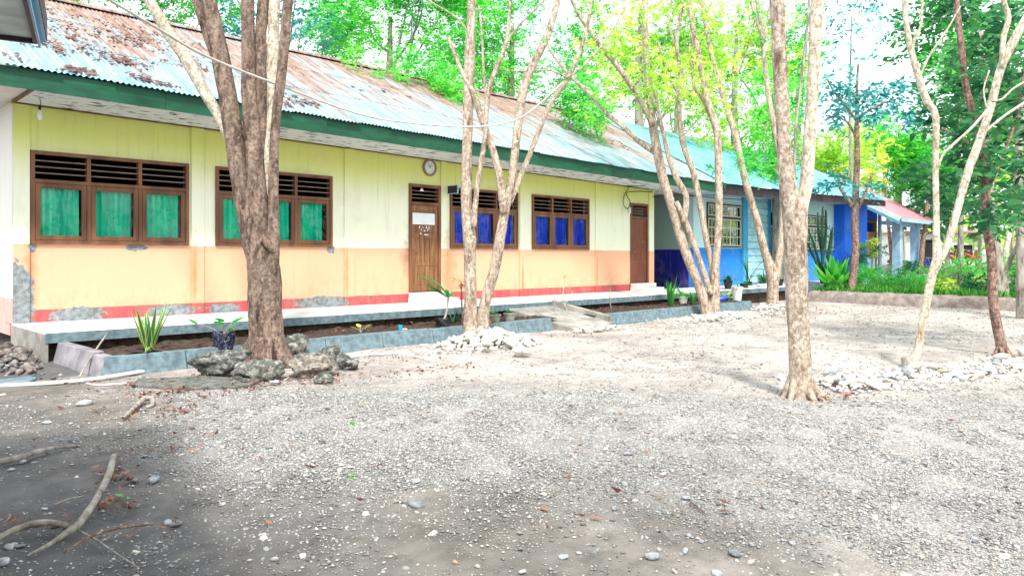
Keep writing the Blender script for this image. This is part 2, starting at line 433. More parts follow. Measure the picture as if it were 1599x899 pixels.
class MB:
    def __init__(s): s.v = []; s.f = []
    def add(s, vs, fs):
        b = len(s.v); s.v += [Vector(v) for v in vs]; s.f += [tuple(i + b for i in f) for f in fs]; return s
    def box(s, x0, y0, z0, x1, y1, z1):
        return s.add([(x0, y0, z0), (x1, y0, z0), (x1, y1, z0), (x0, y1, z0), (x0, y0, z1), (x1, y0, z1), (x1, y1, z1), (x0, y1, z1)],
                     [(0, 3, 2, 1), (4, 5, 6, 7), (0, 1, 5, 4), (1, 2, 6, 5), (2, 3, 7, 6), (3, 0, 4, 7)])
    def bar(s, a, b, w, h, up=(0, 0, 1)):
        a, b = Vector(a), Vector(b); t = (b - a).normalized(); u = Vector(up)
        r_ = t.cross(u)
        if r_.length < 1e-4: r_ = t.cross(Vector((1, 0, 0)))
        r_.normalize(); u = r_.cross(t).normalized()
        vs = [p + r_ * sx * w / 2 + u * sz * h / 2 for p in (a, b) for sx, sz in ((-1, -1), (1, -1), (1, 1), (-1, 1))]
        return s.add(vs, [(0, 1, 2, 3), (7, 6, 5, 4), (0, 4, 5, 1), (1, 5, 6, 2), (2, 6, 7, 3), (3, 7, 4, 0)])
    def tube(s, pts, rs, n=8, cap=True, wob=0.0, rng=None):
        pts = [Vector(p) for p in pts]; b = len(s.v); N = len(pts)
        if not hasattr(rs, '__len__'): rs = [rs] * N
        u = None
        ph = [(rng or R).uniform(0, 6.28) for _ in range(6)]
        for i, p in enumerate(pts):
            t = (pts[min(i + 1, N - 1)] - pts[max(i - 1, 0)])
            if t.length < 1e-6: t = Vector((0, 0, 1))
            t.normalize()
            if u is None:
                u = t.cross(Vector((.3, 1, .2))); u.normalize()
            else:
                u = u - t * u.dot(t); u.normalize()
            w_ = t.cross(u)
            for k in range(n):
                a = 2 * math.pi * k / n; r_ = rs[i]
                if wob:
                    r_ *= 1 + wob * (math.sin(3 * a + ph[0] + i * .11) * .5 + math.sin(5 * a + ph[1] - i * .07) * .35 + math.sin(2 * a + ph[2] + i * .23) * .4 + math.sin(i * .6 + ph[3] + a) * .35 + (rng or R).uniform(-.35, .35))
                s.v.append(p + (u * math.cos(a) + w_ * math.sin(a)) * r_)
        for i in range(N - 1):
            for k in range(n):
                s.f.append((b + i * n + k, b + i * n + (k + 1) % n, b + (i + 1) * n + (k + 1) % n, b + (i + 1) * n + k))
        if cap:
            s.f.append(tuple(b + k for k in range(n))[::-1]); s.f.append(tuple(b + (N - 1) * n + k for k in range(n)))
        return s
    def lathe(s, c, prof, n=16):
        c = Vector(c); b = len(s.v)
        for (r_, z) in prof:
            for k in range(n):
                a = 2 * math.pi * k / n; s.v.append(c + Vector((r_ * math.cos(a), r_ * math.sin(a), z)))
        for i in range(len(prof) - 1):
            for k in range(n):
                s.f.append((b + i * n + k, b + i * n + (k + 1) % n, b + (i + 1) * n + (k + 1) % n, b + (i + 1) * n + k))
        s.f.append(tuple(b + k for k in range(n))[::-1]); s.f.append(tuple(b + (len(prof) - 1) * n + k for k in range(n)))
        return s
    def build(s, name, mat, parent=None, base=None, smooth=False, bevel=0, tone=None):
        if parent is not None:
            org = ORG[parent.name]
        else: org = Vector(base if base is not None else (0, 0, 0))
        V = [v - org for v in s.v]
        me = meshdata(name, V, s.f, mat, smooth, tone)
        o = put(name, me, parent, None if parent is not None else org)
        ORG[o.name] = org
        if bevel:
            md = o.modifiers.new('bevel', 'BEVEL'); md.width = bevel; md.segments = 2; md.limit_method = 'ANGLE'
        return o

def spline(pts, rs, step):
    """Catmull-Rom resample of a limb"""
    P = [Vector(p) for p in pts]; out = []; ro = []
    for i in range(len(P) - 1):
        p0, p1, p2, p3 = P[max(i - 1, 0)], P[i], P[i + 1], P[min(i + 2, len(P) - 1)]
        m = max(2, int((p2 - p1).length / step))
        for j in range(m):
            t = j / m
            out.append(.5 * ((2 * p1) + (p2 - p0) * t + (2 * p0 - 5 * p1 + 4 * p2 - p3) * t * t + (3 * p1 - p0 - 3 * p2 + p3) * t ** 3))
            ro.append(rs[i] * (1 - t) + rs[i + 1] * t)
    out.append(P[-1]); ro.append(rs[-1])
    return out, ro

# --- foliage: twigs carrying small leaves spread through each clump's volume
def foliage(clumps, per, size, tw=.5, aspect=2.2, leaves_per_twig=14, up=.35, seed=1, droop=.0, noise_amt=.25):
    rs = np.random.RandomState(seed)
    Vs, Ts = [], []
    for (c, r, dens) in clumps:
        c = np.array(c, dtype=float)
        r3 = np.array(r if hasattr(r, '__len__') else (r, r, r * .75), dtype=float)
        nt = max(1, int(per * dens / leaves_per_twig))
        u = rs.normal(size=(nt, 3)); u /= np.linalg.norm(u, axis=1)[:, None]
        rr = rs.uniform(.25, 1, nt) ** .6
        st = c + u * rr[:, None] * r3
        dr = u * .6 + rs.normal(size=(nt, 3)) * .6; dr[:, 2] -= droop; dr /= np.linalg.norm(dr, axis=1)[:, None]
        tl = tw * rs.uniform(.5, 1.2, nt)
        t = np.linspace(0, 1, leaves_per_twig)
        base = st[:, None, :] + dr[:, None, :] * (t[None, :, None] * tl[:, None, None])
        base[:, :, 2] -= (t ** 2)[None, :] * tl[:, None] * .25
        side = np.cross(dr, np.array([0, 0, 1.0])); side /= (np.linalg.norm(side, axis=1)[:, None] + 1e-6)
        sg = np.where(np.arange(leaves_per_twig) % 2 == 0, 1, -1)
        ld = side[:, None, :] * sg[None, :, None] + dr[:, None, :] * .5 + rs.normal(size=base.shape) * .3
        ld = ld.reshape(-1, 3); ld /= np.linalg.norm(ld, axis=1)[:, None]
        nn = rs.normal(size=ld.shape) + np.array([0, 0, up * 3]); nn -= ld * (nn * ld).sum(1)[:, None]; nn /= np.linalg.norm(nn, axis=1)[:, None]
        w = np.cross(nn, ld)
        B = base.reshape(-1, 3); L = size * rs.uniform(.6, 1.25, len(B))[:, None]; W = L / aspect
        V = np.stack([B, B + ld * L * .45 + w * W * .5 + nn * L * .05, B + ld * L - nn * L * .08, B + ld * L * .45 - w * W * .5 + nn * L * .05], axis=1)
        Vs.append(V.reshape(-1, 3))
        ct = rs.uniform(.15, .85)
        Ts.append(np.clip(ct + rs.uniform(-.12, .12, nt).repeat(leaves_per_twig) + rs.normal(size=len(B)) * noise_amt * .6, 0, 1))
    V = np.concatenate(Vs); T = np.concatenate(Ts)
    F = np.arange(len(V)).reshape(-1, 4)
    return V, F, T
def put_foliage(name, mat, parent, *a, **k):
    V, F, T = foliage(*a, **k)
    V = V - np.array(ORG[parent.name])
    return put(name, meshdata(name, V, F, mat, False, T), parent)

def ribbon(V, F, T, base, d0, length, width, bend, tone, n=5, edge=False):
    """a long blade leaf: starts at base, heads along d0, bends over"""
    p = np.array(base, float); d0 = np.array(d0, float); d0 /= np.linalg.norm(d0)
    side = np.cross(d0, [0, 0, 1.0])
    if np.linalg.norm(side) < .05: side = np.array([1.0, 0, 0])
    side /= np.linalg.norm(side); a = R.uniform(-.8, .8)
    out = np.array([d0[0], d0[1], 0]); 
    if np.linalg.norm(out) < .02: out = np.array([math.cos(a * 4), math.sin(a * 4), 0])
    out /= np.linalg.norm(out)
    side = np.cross(out, [0, 0, 1.0])
    b = len(V)
    cols = (-.5, -.34, 0, .34, .5) if edge else (-.5, 0, .5)
    nc = len(cols)
    for i in range(n + 1):
        t = i / n
        w = width * (1 - t ** 2.2) * (0.55 + .45 * min(1, t * 4))
        c = p + d0 * length * t + (out * .35 - np.array([0, 0, 1])) * bend * length * t * t
        for q in cols: V.append(tuple(c + side * w * q + out * w * .24 * abs(q)))
    for i in range(n):
        for j in range(nc - 1):
            q = b + i * nc + j
            F.append((q, q + 1, q + nc + 1, q + nc)); T.append(.97 if edge and j in (0, nc - 2) else tone)
def blades(name, mat, parent, specs, edge=False):
    V, F, T = [], [], []
    for s_ in specs: ribbon(V, F, T, *s_, edge=edge)
    V = np.array(V) - np.array(ORG[parent.name])
    return put(name, meshdata(name, V, np.array(F), mat, True, T), parent)

# --- stones
def stone_mesh(name, mat, seed, sub=1, jit=.18, flat=.65, stretch=1.3):
    bm = bmesh.new(); bmesh.ops.create_icosphere(bm, subdivisions=sub, radius=.5)
    rg = random.Random(seed); ax = [rg.uniform(-1, 1) for _ in range(9)]
    cut = [(Vector((rg.gauss(0, 1), rg.gauss(0, 1), rg.gauss(0, 1))).normalized(), rg.uniform(.30, .42)) for _ in range(4)]
    for v in bm.verts:
        k = 1 + rg.uniform(-jit, jit) + .12 * math.sin(5 * v.co.x + ax[0] * 6) + .1 * math.sin(6 * v.co.y + ax[1] * 6)
        v.co *= k
        for nrm, dd in cut:
            e = v.co.dot(nrm) - dd
            if e > 0: v.co -= nrm * e * .8
        v.co.x *= stretch; v.co.z *= flat
    me = bpy.data.meshes.new(name); bm.to_mesh(me); bm.free()
    me.polygons.foreach_set('use_smooth', np.ones(len(me.polygons), dtype=bool))
    me.materials.append(mat)
    return me
STONES = [stone_mesh('stone', M_RIVER, i, 2, .05, R.uniform(.5, .8), R.uniform(1.0, 1.5)) for i in range(7)]
M_RUBBLE = rockmat('dark_rubble', (.30, .27, .25), (.15, .125, .115), (.04, .035, .03), .6, 14)
STONES_D = [stone_mesh('stone', M_RUBBLE, 70 + i, 2, .09, R.uniform(.5, .75), R.uniform(1.0, 1.4)) for i in range(5)]
STONES_C = [stone_mesh('stone', M_COOL, 50 + i, 2, .05, R.uniform(.45, .75), R.uniform(1.0, 1.5)) for i in range(5)]
def stone(parent, p, s, meshes=STONES, name='stone', tilt=.35):
    o = put(name, R.choice(meshes), parent, Vector(p) - (ORG[parent.name] if parent is not None else Vector((0, 0, 0))))
    o.rotation_euler = (R.gauss(0, tilt), R.gauss(0, tilt), R.uniform(0, 6.28))
    o.scale = (s * R.uniform(.8, 1.2), s * R.uniform(.8, 1.2), s * R.uniform(.8, 1.15))
    return o

# ================================================================== SETTING: ground
def ground_height(x, y):
    return .02 * math.sin(x * .7 + 1) * math.cos(y * .55) + .012 * math.sin(x * 2.1 + y * 1.7)
gx = np.concatenate([np.linspace(-300, -12, 8), np.linspace(-10, 30, 161), np.linspace(34, 500, 12)])
gy = np.concatenate([np.linspace(-300, -12, 8), np.linspace(-10, 25, 141), np.linspace(30, 500, 12)])
GX, GY = np.meshgrid(gx, gy, indexing='ij')
GZ = .02 * np.sin(GX * .7 + 1) * np.cos(GY * .55) + .012 * np.sin(GX * 2.1 + GY * 1.7) + NP.normal(size=GX.shape) * .004
Vg = np.stack([GX, GY, GZ], -1).reshape(-1, 3)
ni, nj = GX.shape
ii, jj = np.meshgrid(np.arange(ni - 1), np.arange(nj - 1), indexing='ij')
q = (ii * nj + jj).ravel()
Fg = np.stack([q, q + nj, q + nj + 1, q + 1], 1)
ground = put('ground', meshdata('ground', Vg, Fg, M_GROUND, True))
def drift_at(x, y):
    # how thickly the washed-in gravel lies: a broad bar across the yard, thin on the trodden loam in front
    z_ = x * CF + y * SF; k_ = (x * SF - y * CF) / np.maximum(z_, .5)
    sg = lambda q: 1 / (1 + np.exp(-np.clip(q, -30, 30)))
    lo = 5.1 - 2.0 * np.maximum(k_ + .05, 0); hi = 8.7 - 1.0 * k_
    a_ = sg((z_ - lo) * 3) * sg((hi - z_) * 1.6) + .10 + .10 * sg((z_ - 8) * 2)
    a_ = a_ * np.clip((k_ + .60) / .25, .12, 1)
    return np.where(z_ > .5, a_, .2)
def dirt_and_light_at(x, y):  # dirt tone, with shade at left and glare at right painted in
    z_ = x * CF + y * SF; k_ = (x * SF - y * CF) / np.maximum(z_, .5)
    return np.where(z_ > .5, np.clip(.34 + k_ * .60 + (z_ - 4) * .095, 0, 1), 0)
for an_, fn_ in (('drift', drift_at), ('sandy', dirt_and_light_at)):
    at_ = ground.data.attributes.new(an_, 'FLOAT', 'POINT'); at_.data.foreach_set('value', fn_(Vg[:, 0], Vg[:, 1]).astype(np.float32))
ground['kind'] = 'structure'; ORG['ground'] = Vector((0, 0, 0))

# loose gravel: low octahedra, thick in a broad drift across the yard, thin on the bare loam
def wedge(n, z0, z1, rs, power=1.0):
    Z = z0 * (z1 / z0) ** (rs.uniform(0, 1, n) ** power)
    k = rs.uniform(-.80, .80, n)
    return Z * (CF + k * SF), Z * (SF - k * CF), Z, k
rs = np.random.RandomState(3)
def vnoise(x, y, s, seed=0):
    r_ = np.random.RandomState(seed); out = 0
    for o_ in range(5):
        a = r_.uniform(0, 6.28, 3); f = s * (1.7 ** o_)
        out = out + (np.sin(x * f * math.cos(a[0]) + y * f * math.sin(a[0]) + a[1]) * np.sin(-x * f * math.sin(a[0]) * 1.1 + y * f * math.cos(a[0]) + a[2])) / (1.35 ** o_)
    return out
gxs, gys, gz, gk = wedge(450000, 3.2, 24, rs, .95)
drift = drift_at(gxs, gys) * .80 + .02 + .17 * vnoise(gxs, gys, .8, 2)
keep = (rs.uniform(0, 1, len(gxs)) < np.clip(drift, .05, 1)) & (gys < 10.35)
keep &= ~((gxs < 2.9) & (gys > 9.6))
gxs, gys, gz = gxs[keep], gys[keep], gz[keep]
ng = len(gxs)
sz = (.0032 + .00048 * gz) * np.exp(rs.normal(size=ng) * .42)
sz = np.clip(sz, .004, .03)
octv = np.array([[1, 0, 0], [0, 1, 0], [-1, 0, 0], [0, -1, 0], [0, 0, .7], [0, 0, -.5]], float)
octf = np.array([[0, 1, 4], [1, 2, 4], [2, 3, 4], [3, 0, 4], [1, 0, 5], [2, 1, 5], [3, 2, 5], [0, 3, 5]])
ang = rs.uniform(0, 6.28, ng); ca, sa = np.cos(ang), np.sin(ang)
v = octv[None] * (1 + rs.uniform(-.3, .3, (ng, 6, 3)))
v = v + rs.uniform(-.28, .28, (ng, 6, 3)) * np.array([1, 1, .5])
v[:, :, 0] *= rs.uniform(.8, 1.5, (ng, 1)); v[:, :, 2] *= rs.uniform(.5, 1.0, (ng, 1))
v = v * sz[:, None, None]
vx = v[:, :, 0] * ca[:, None] - v[:, :, 1] * sa[:, None]; vy = v[:, :, 0] * sa[:, None] + v[:, :, 1] * ca[:, None]
gzz = .02 * np.sin(gxs * .7 + 1) * np.cos(gys * .55) + .012 * np.sin(gxs * 2.1 + gys * 1.7)
V = np.stack([vx + gxs[:, None], vy + gys[:, None], v[:, :, 2] + gzz[:, None] + .3 * sz[:, None]], -1).reshape(-1, 3)
F = (octf[None] + (np.arange(ng) * 6)[:, None, None]).reshape(-1, 3)
T = np.clip(rs.normal(.55, .24, ng), 0, 1).repeat(8)
gravel = put('gravel', meshdata('gravel', V, F, M_GRAVEL, False, T), ground)
gravel['kind'] = 'stuff'
print('gravel chips', ng)

# bigger loose stones that lie singly on the yard
for i in range(250):
    Z = 3.4 + 6.5 * R.random() ** 1.8; k = R.uniform(-.74, .74)
    p = Vector((Z * (CF + k * SF), Z * (SF - k * CF), 0))
    if p.y > 10: continue
    s = R.uniform(.014, .036) * (1 + .06 * Z)
    p.z = ground_height(p.x, p.y) + s * .15
    stone(ground, p, s, STONES_C if R.random() < .6 else STONES)
for (x_, y_, s) in [(131, 634, .13), (73, 659, .07), (18, 733, .05), (35, 722, .06), (275, 815, .075), (262, 812, .06), (14, 850, .05), (0, 878, .08), (85, 815, .05),
                    (650, 790, .09), (1018, 868, .065), (1072, 780, .06), (1070, 858, .045), (1148, 862, .055), (1120, 895, .05), (981, 711, .06), (30, 848, .05), (185, 745, .07),
                    (210, 750, .06), (650, 755, .05), (508, 752, .05), (420, 700, .05), (960, 795, .05), (880, 868, .05), (1035, 745, .06), (1230, 640, .06), (240, 750, .09)]:
    p = gnd(x_, y_); p.z = ground_height(p.x, p.y) + s * .2
    stone(ground, p, s, STONES_C, tilt=.12)

# dry leaves scattered over the yard
def litter(name, spots, mat, seed, size=.05, parent=None):
    r_ = np.random.RandomState(seed); Vs = []; Ts = []
    for (cx, cy, cz, rx, ry, n_) in spots:
        x = r_.normal(cx, rx, n_); y = r_.normal(cy, ry, n_); z = cz + r_.uniform(.002, .03, n_)
        for i in range(n_):
            a = r_.uniform(0, 6.28); L = size * r_.uniform(.5, 1.3); W = L * r_.uniform(.3, .6); t1, t2 = r_.uniform(-.4, .4, 2)
            dx, dy = math.cos(a), math.sin(a)
            B = np.array([x[i], y[i], z[i]])
            l_ = np.array([dx, dy, t1]) * L; w_ = np.array([-dy, dx, t2]) * W / 2
            c_ = np.array([0, 0, L * r_.uniform(.1, .35)])
            Vs += [B - l_ / 2 + c_, B + w_, B + l_ / 2 + c_, B - w_]; Ts.append(r_.uniform(0, 1))
    V = np.array(Vs)
    o = put(name, meshdata(name, V - (np.array(ORG[parent.name]) if parent else 0), np.arange(len(V)).reshape(-1, 4), mat, False, Ts), parent)
    o['kind'] = 'stuff'
    return o
sp = []
def ls(px, py, rx, ry, n_, z=0.0):
    p = gnd(px, py, z); sp.append((p.x, p.y, z + .005, rx, ry, n_))
ls(185, 745, .07, .14, 34); ls(165, 795, .06, .1, 26); ls(240, 600, .4, .08, 60); ls(420, 596, .5, .08, 50); ls(150, 598, .2, .06, 20); ls(260, 615, .25, .12, 60); ls(300, 690, .25, .25, 22); ls(230, 655, .2, .1, 14); ls(440, 600, .4, .1, 40)
ls(20, 815, .08, .05, 10); ls(215, 835, .12, .06, 10); ls(640, 560, .8, .2, 60); ls(270, 640, .35, .2, 40); ls(330, 618, .5, .1, 50); ls(690, 578, .6, .12, 60); ls(560, 590, .5, .12, 40); ls(1000, 500, 2.0, .5, 120); ls(1420, 485, 2.0, .6, 120); ls(10, 545, .2, .3, 60, .05); ls(60, 552, .1, .12, 40, .05)
ls(1330, 615, .5, .12, 70); ls(1560, 575, .5, .15, 60); ls(880, 525, .6, .3, 60); ls(1240, 490, 1.4, .5, 160); ls(1300, 485, 1.5, .5, 80)
for i in range(95):
    Z = 3.6 + 9 * R.random(); k = R.uniform(-.72, .72)
    sp.append((Z * (CF + k * SF), Z * (SF - k * CF), .012, .15, .15, R.randint(1, 2)))
for i in range(260):
    sp.append((R.uniform(3.2, 11.5) if i % 2 else R.uniform(13.4, 20.5), R.uniform(10.7, 11.85), .25, .05, .05, 2))
ll = litter('leaf_litter', sp, L_RED, 4, .065)

# ================================================================== THE YELLOW SCHOOL
D = 13.9
XL = XW(20)
XR = XW(1020)
print('XL', XL, 'XR', XR)
def zs(X): return 4.02 - .0135 * (X - 2.7)            # the soffit sags slightly to the right
EAVE_Y, RIDGE_Y, RIDGE_Z = 12.6, 17.9, 6.95
school = root('school_building', (XL, D, 0), 'long yellow and orange school block with a rusty corrugated roof and dark green fascia', 'school building')
SY = ORG[school.name]

openings = []       # (x0, x1, z0, z1)
WIN = [(XW(47), XW(294), 'g'), (XW(336), XW(518), 'g'), (XW(702), XW(808), 'b'), (XW(830), XW(919), 'b')]
DOORS = [(XW(638), XW(687), 'left'), (XW(984), XW(1011), 'right')]
WZ0, WZ1, WZT = 1.77, 3.28, 2.79
for a, b, _ in WIN: openings.append((a, b, WZ0, WZ1))
for a, b, _ in DOORS: openings.append((a, b, .73, WZ1))
openings.sort()
def wall_with_openings(mb, x0, x1, y0, y1, z0, z1, ops):
    x = x0
    for (a, b, c, e) in ops:
        mb.box(x, y0, z0, a, y1, z1)
        mb.box(a, y0, z0, b, y1, c); mb.box(a, y0, e, b, y1, z1)
        x = b
    mb.box(x, y0, z0, x1, y1, z1)
m = MB(); wall_with_openings(m, XL, XR, D, D + .2, .3, 4.35, openings)
m.build('front_wall', M_WALL, school)
for (a, b) in ((20, 46), (298, 318), (537, 553), (687.6, 696), (811, 820), (929, 937), (1012.5, 1020)):
    xa, xb = XW(a), XW(b)
    MB().box(xa - (.004 if a == 20 else 0), D - .035, .5, xb + (.004 if b == 1020 else 0), D - .002, zs((xa + xb) / 2) - .004).build('pilaster', M_WALL, school, bevel=.006)
MB().box(XL, D + .2, .3, XL + .2, 22, 4.35).build('end_wall', M_ENDW, school)
# gable over the end wall
g = MB(); zz = 4.35
g.add([(XL + .02, 13.9, zz), (XL + .02, 22, zz), (XL + .02, RIDGE_Y, RIDGE_Z - .12), (XL + .2, 13.9, zz), (XL + .2, 22, zz), (XL + .2, RIDGE_Y, RIDGE_Z - .12)],
      [(0, 2, 1), (3, 4, 5), (0, 1, 4, 3), (1, 2, 5, 4), (2, 0, 3, 5)]).build('gable', M_ENDW, school)
MB().box(XL - .012, D + .002, .5, XL - .001, D + .5, 4.0).build('corner_render', M_ENDW, school)
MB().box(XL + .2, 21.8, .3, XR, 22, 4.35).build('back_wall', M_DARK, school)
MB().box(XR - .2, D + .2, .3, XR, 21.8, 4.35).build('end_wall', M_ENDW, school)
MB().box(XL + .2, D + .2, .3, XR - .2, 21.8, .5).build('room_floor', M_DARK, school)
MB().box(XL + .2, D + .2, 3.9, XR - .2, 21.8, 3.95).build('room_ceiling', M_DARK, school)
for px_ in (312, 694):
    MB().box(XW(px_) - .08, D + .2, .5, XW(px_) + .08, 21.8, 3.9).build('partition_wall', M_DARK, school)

def make_window(x0, x1, cur):
    z0, z1, zt = WZ0, WZ1, WZT; f = .06
    w = MB(); y0, y1 = D - .045, D + .10
    w.box(x0, y0, z0, x0 + f, y1, z1); w.box(x1 - f, y0, z0, x1, y1, z1)
    w.box(x0 + f, y0, z1 - f, x1 - f, y1, z1); w.box(x0 + f, y0, z0, x1 - f, y1, z0 + f); w.box(x0 + f, y0 + .004, zt - f / 2, x1 - f, y1, zt + f / 2)
    bw = (x1 - x0 - f) / 3
    for i in (1, 2):
        xc = x0 + f / 2 + bw * i
        w.box(xc - f / 2, y0 + .008, z0 + f, xc + f / 2, y1, zt - f / 2); w.box(xc - f / 2, y0 + .008, zt + f / 2, xc + f / 2, y1, z1 - f)
    win = w.build('window', M_WOOD, school, bevel=.004)
    for i in range(3):
        xa = x0 + f / 2 + bw * i + f / 2; xb = x0 + f / 2 + bw * (i + 1) - f / 2
        for j in range(3):
            zc = zt + f / 2 + (z1 - zt - 1.5 * f) * (j + 1) / 4
            MB().bar((xa + .002, D + .02, zc), (xb - .002, D + .02, zc), .07, .012, (0, .12, 1)).build('louvre_slat', M_SLAT, win)
        s = MB(); t = .075; a, b, c, e = xa + .005, xb - .005, z0 + f + .005, zt - f / 2 - .005; ya, yb = D - .03, D + .01
        s.box(a, ya, c, a + t, yb, e).box(b - t, ya, c, b, yb, e).box(a + t, ya, c, b - t, yb, c + t).box(a + t, ya, e - t, b - t, yb, e)
        s.build('sash', M_WOOD, win, bevel=.004)
        MB().add([(a + t, D - .004, c + t), (b - t, D - .004, c + t), (b - t, D - .004, e - t), (a + t, D - .004, e - t)], [(0, 1, 2, 3)]).build('pane', M_GLASS, win)
        V = []; F = []; n_ = 40; ph = R.uniform(0, 6)
        gap = R.uniform(.0, .10)
        for q_ in range(n_ + 1):
            x = a + .02 + (b - a - .04 - gap) * q_ / n_
            y = D + .07 + .034 * math.sin(q_ * .95 + ph) + .012 * math.sin(q_ * 2.3 + ph * 2)
            V += [(x, y, c - .03), (x + .01 * math.sin(q_ + ph), y + .01, e + .02)]
        for q_ in range(n_): F.append((q_ * 2, q_ * 2 + 2, q_ * 2 + 3, q_ * 2 + 1))
        mm = MB(); mm.add(V, F)
        mm.build('curtain', M_CURG if cur == 'g' else M_CURB, win, smooth=True)
    return win
for a, b, c in WIN: make_window(a, b, c)

def make_door(x0, x1, side):
    z1, zt = WZ1, WZT; f = .07; y0, y1 = D - .04, D + .12
    w = MB()
    w.box(x0, y0, .73, x0 + f, y1, z1).box(x1 - f, y0, .73, x1, y1, z1).box(x0 + f, y0, z1 - f, x1 - f, y1, z1).box(x0 + f, y0 + .004, zt, x1 - f, y1, zt + f)
    fr = w.build('door_frame', M_WOOD, school, bevel=.004)
    for j in range(3):
        zc = zt + f + (z1 - zt - 2 * f) * (j + 1) / 4
        MB().bar((x0 + f, D + .03, zc), (x1 - f, D + .03, zc), .06, .012, (0, .12, 1)).build('louvre_slat', M_SLAT, fr)
    a, b, c, e = x0 + f + .006, x1 - f - .006, .745, zt - .006
    dm = M_WOODL if side == 'left' else M_WOODR
    dl = MB().box(a, D + .01, c, b, D + .05, e)
    st = .11
    for (za, zb) in ((c, c + .16), (1.35, 1.45), (2.0, 2.12), (e - .12, e)): dl.box(a + st, D - .006, za, b - st, D + .01, zb)
    dl.box(a, D - .008, c, a + st, D + .01, e).box(b - st, D - .008, c, b, D + .01, e)
    leaf = dl.build('door', dm, school, bevel=.003)
    n_ = 4
    for (za, zb) in ((c + .16, 1.35), (1.45, 2.0)):
        pw = (b - a - 2 * st) / n_
        for i in range(n_):
            MB().box(a + st + pw * i + .006, D - .001, za + .008, a + st + pw * (i + 1) - .006, D + .012, zb - .008).build('panel', dm, leaf)
    MB().tube([(a + .05, D - .03, 1.72), (a + .05, D - .055, 1.73), (a + .15, D - .055, 1.73)], .011, 6).build('handle', M_METAL, leaf)
    if side == 'left':
        MB().box(a + .03, D - .016, 2.33, b - .10, D - .010, 2.60).build('notice', M_PAPER, leaf)
        sm = MB()
        for (u, v_, w_, h_) in ((.22, 2.24, .03, .05), (.28, 2.19, .02, .03), (.33, 2.25, .03, .02), (.36, 2.17, .05, .03), (.43, 2.24, .03, .06), (.47, 2.18, .02, .06), (.25, 2.10, .04, .03), (.38, 2.08, .12, .025), (.51, 2.22, .02, .08)):
            sm.box(a + u, D - .013, v_, a + u + w_, D - .0095, v_ + h_)
        sm.build('paper_scraps', M_PAPER, leaf)
        MB().add([(x0 + .32, D - .01, 3.12), (x0 + .45, D - .01, 3.12), (x0 + .385, D - .01, 3.2), (x0 + .32, D - .004, 3.12), (x0 + .45, D - .004, 3.12), (x0 + .385, D - .004, 3.2)],
                 [(0, 1, 2), (5, 4, 3), (0, 3, 4, 1), (1, 4, 5, 2), (2, 5, 3, 0)]).build('sticker', M_PAPER, fr)
    # two shallow steps up to the door
    MB().box(x0 - .05, D - .55, .5, x1 + .15, D - .037, .60).build('door_step', M_WALK, school, bevel=.008)
    MB().box(x0 - .03, D - .28, .602, x1 + .10, D - .037, .73).build('door_step', M_WALK, school, bevel=.008)
for a, b, c in DOORS: make_door(a, b, c)

# soffit panels, fascia boards
x = XL; 
while x < XR + 1.7:
    x2 = min(x + 1.22, XR + 1.7)
    m = MB()
    za, zb = zs(x), zs(x2)
    m.add([(x + .005, EAVE_Y, za), (x2 - .005, EAVE_Y, zb), (x2 - .005, D - .002, zb), (x + .005, D - .002, za), (x + .005, EAVE_Y, za + .012), (x2 - .005, EAVE_Y, zb + .012), (x2 - .005, D - .002, zb + .012), (x + .005, D - .002, za + .012)],
          [(0, 3, 2, 1), (4, 5, 6, 7), (0, 1, 5, 4), (1, 2, 6, 5), (2, 3, 7, 6), (3, 0, 4, 7)])
    m.build('soffit_panel', M_SOFFIT, school); x = x2
MB().box(XR + .01, D + .001, 3.78, XR + 1.7, D + 4, 3.79).build('soffit_panel', M_SOFFIT, school)
MB().box(XL - 1.1, EAVE_Y, 4.045, XL - .002, 22.5, 4.055).build('soffit_panel', M_SOFFW, school)
MB().bar((XL, EAVE_Y + .03, zs(XL) + .0), (XL, D, zs(XL) + .0), .035, .05).build('soffit_edge_batten', M_WOOD, school)
MB().bar((XL, D - .02, zs(XL) - .012), (XR, D - .02, zs(XR) - .012), .03, .025).build('wall_batten', M_WOOD, school)
XE = 22.5
x = XL - 1.15
while x < XE - .01:
    x2 = min(x + 3.0, XE)
    za, zb = zs(x) - .025, zs(x2) - .025
    m = MB(); y0, y1 = EAVE_Y - .03, EAVE_Y; h = .29
    m.add([(x + .002, y0, za), (x2 - .002, y0, zb), (x2 - .002, y1, zb), (x + .002, y1, za), (x + .002, y0, za + h), (x2 - .002, y0, zb + h), (x2 - .002, y1, zb + h), (x + .002, y1, za + h)],
          [(0, 3, 2, 1), (4, 5, 6, 7), (0, 1, 5, 4), (1, 2, 6, 5), (2, 3, 7, 6), (3, 0, 4, 7)])
    m.build('fascia_board', M_FASCIA, school); x = x2

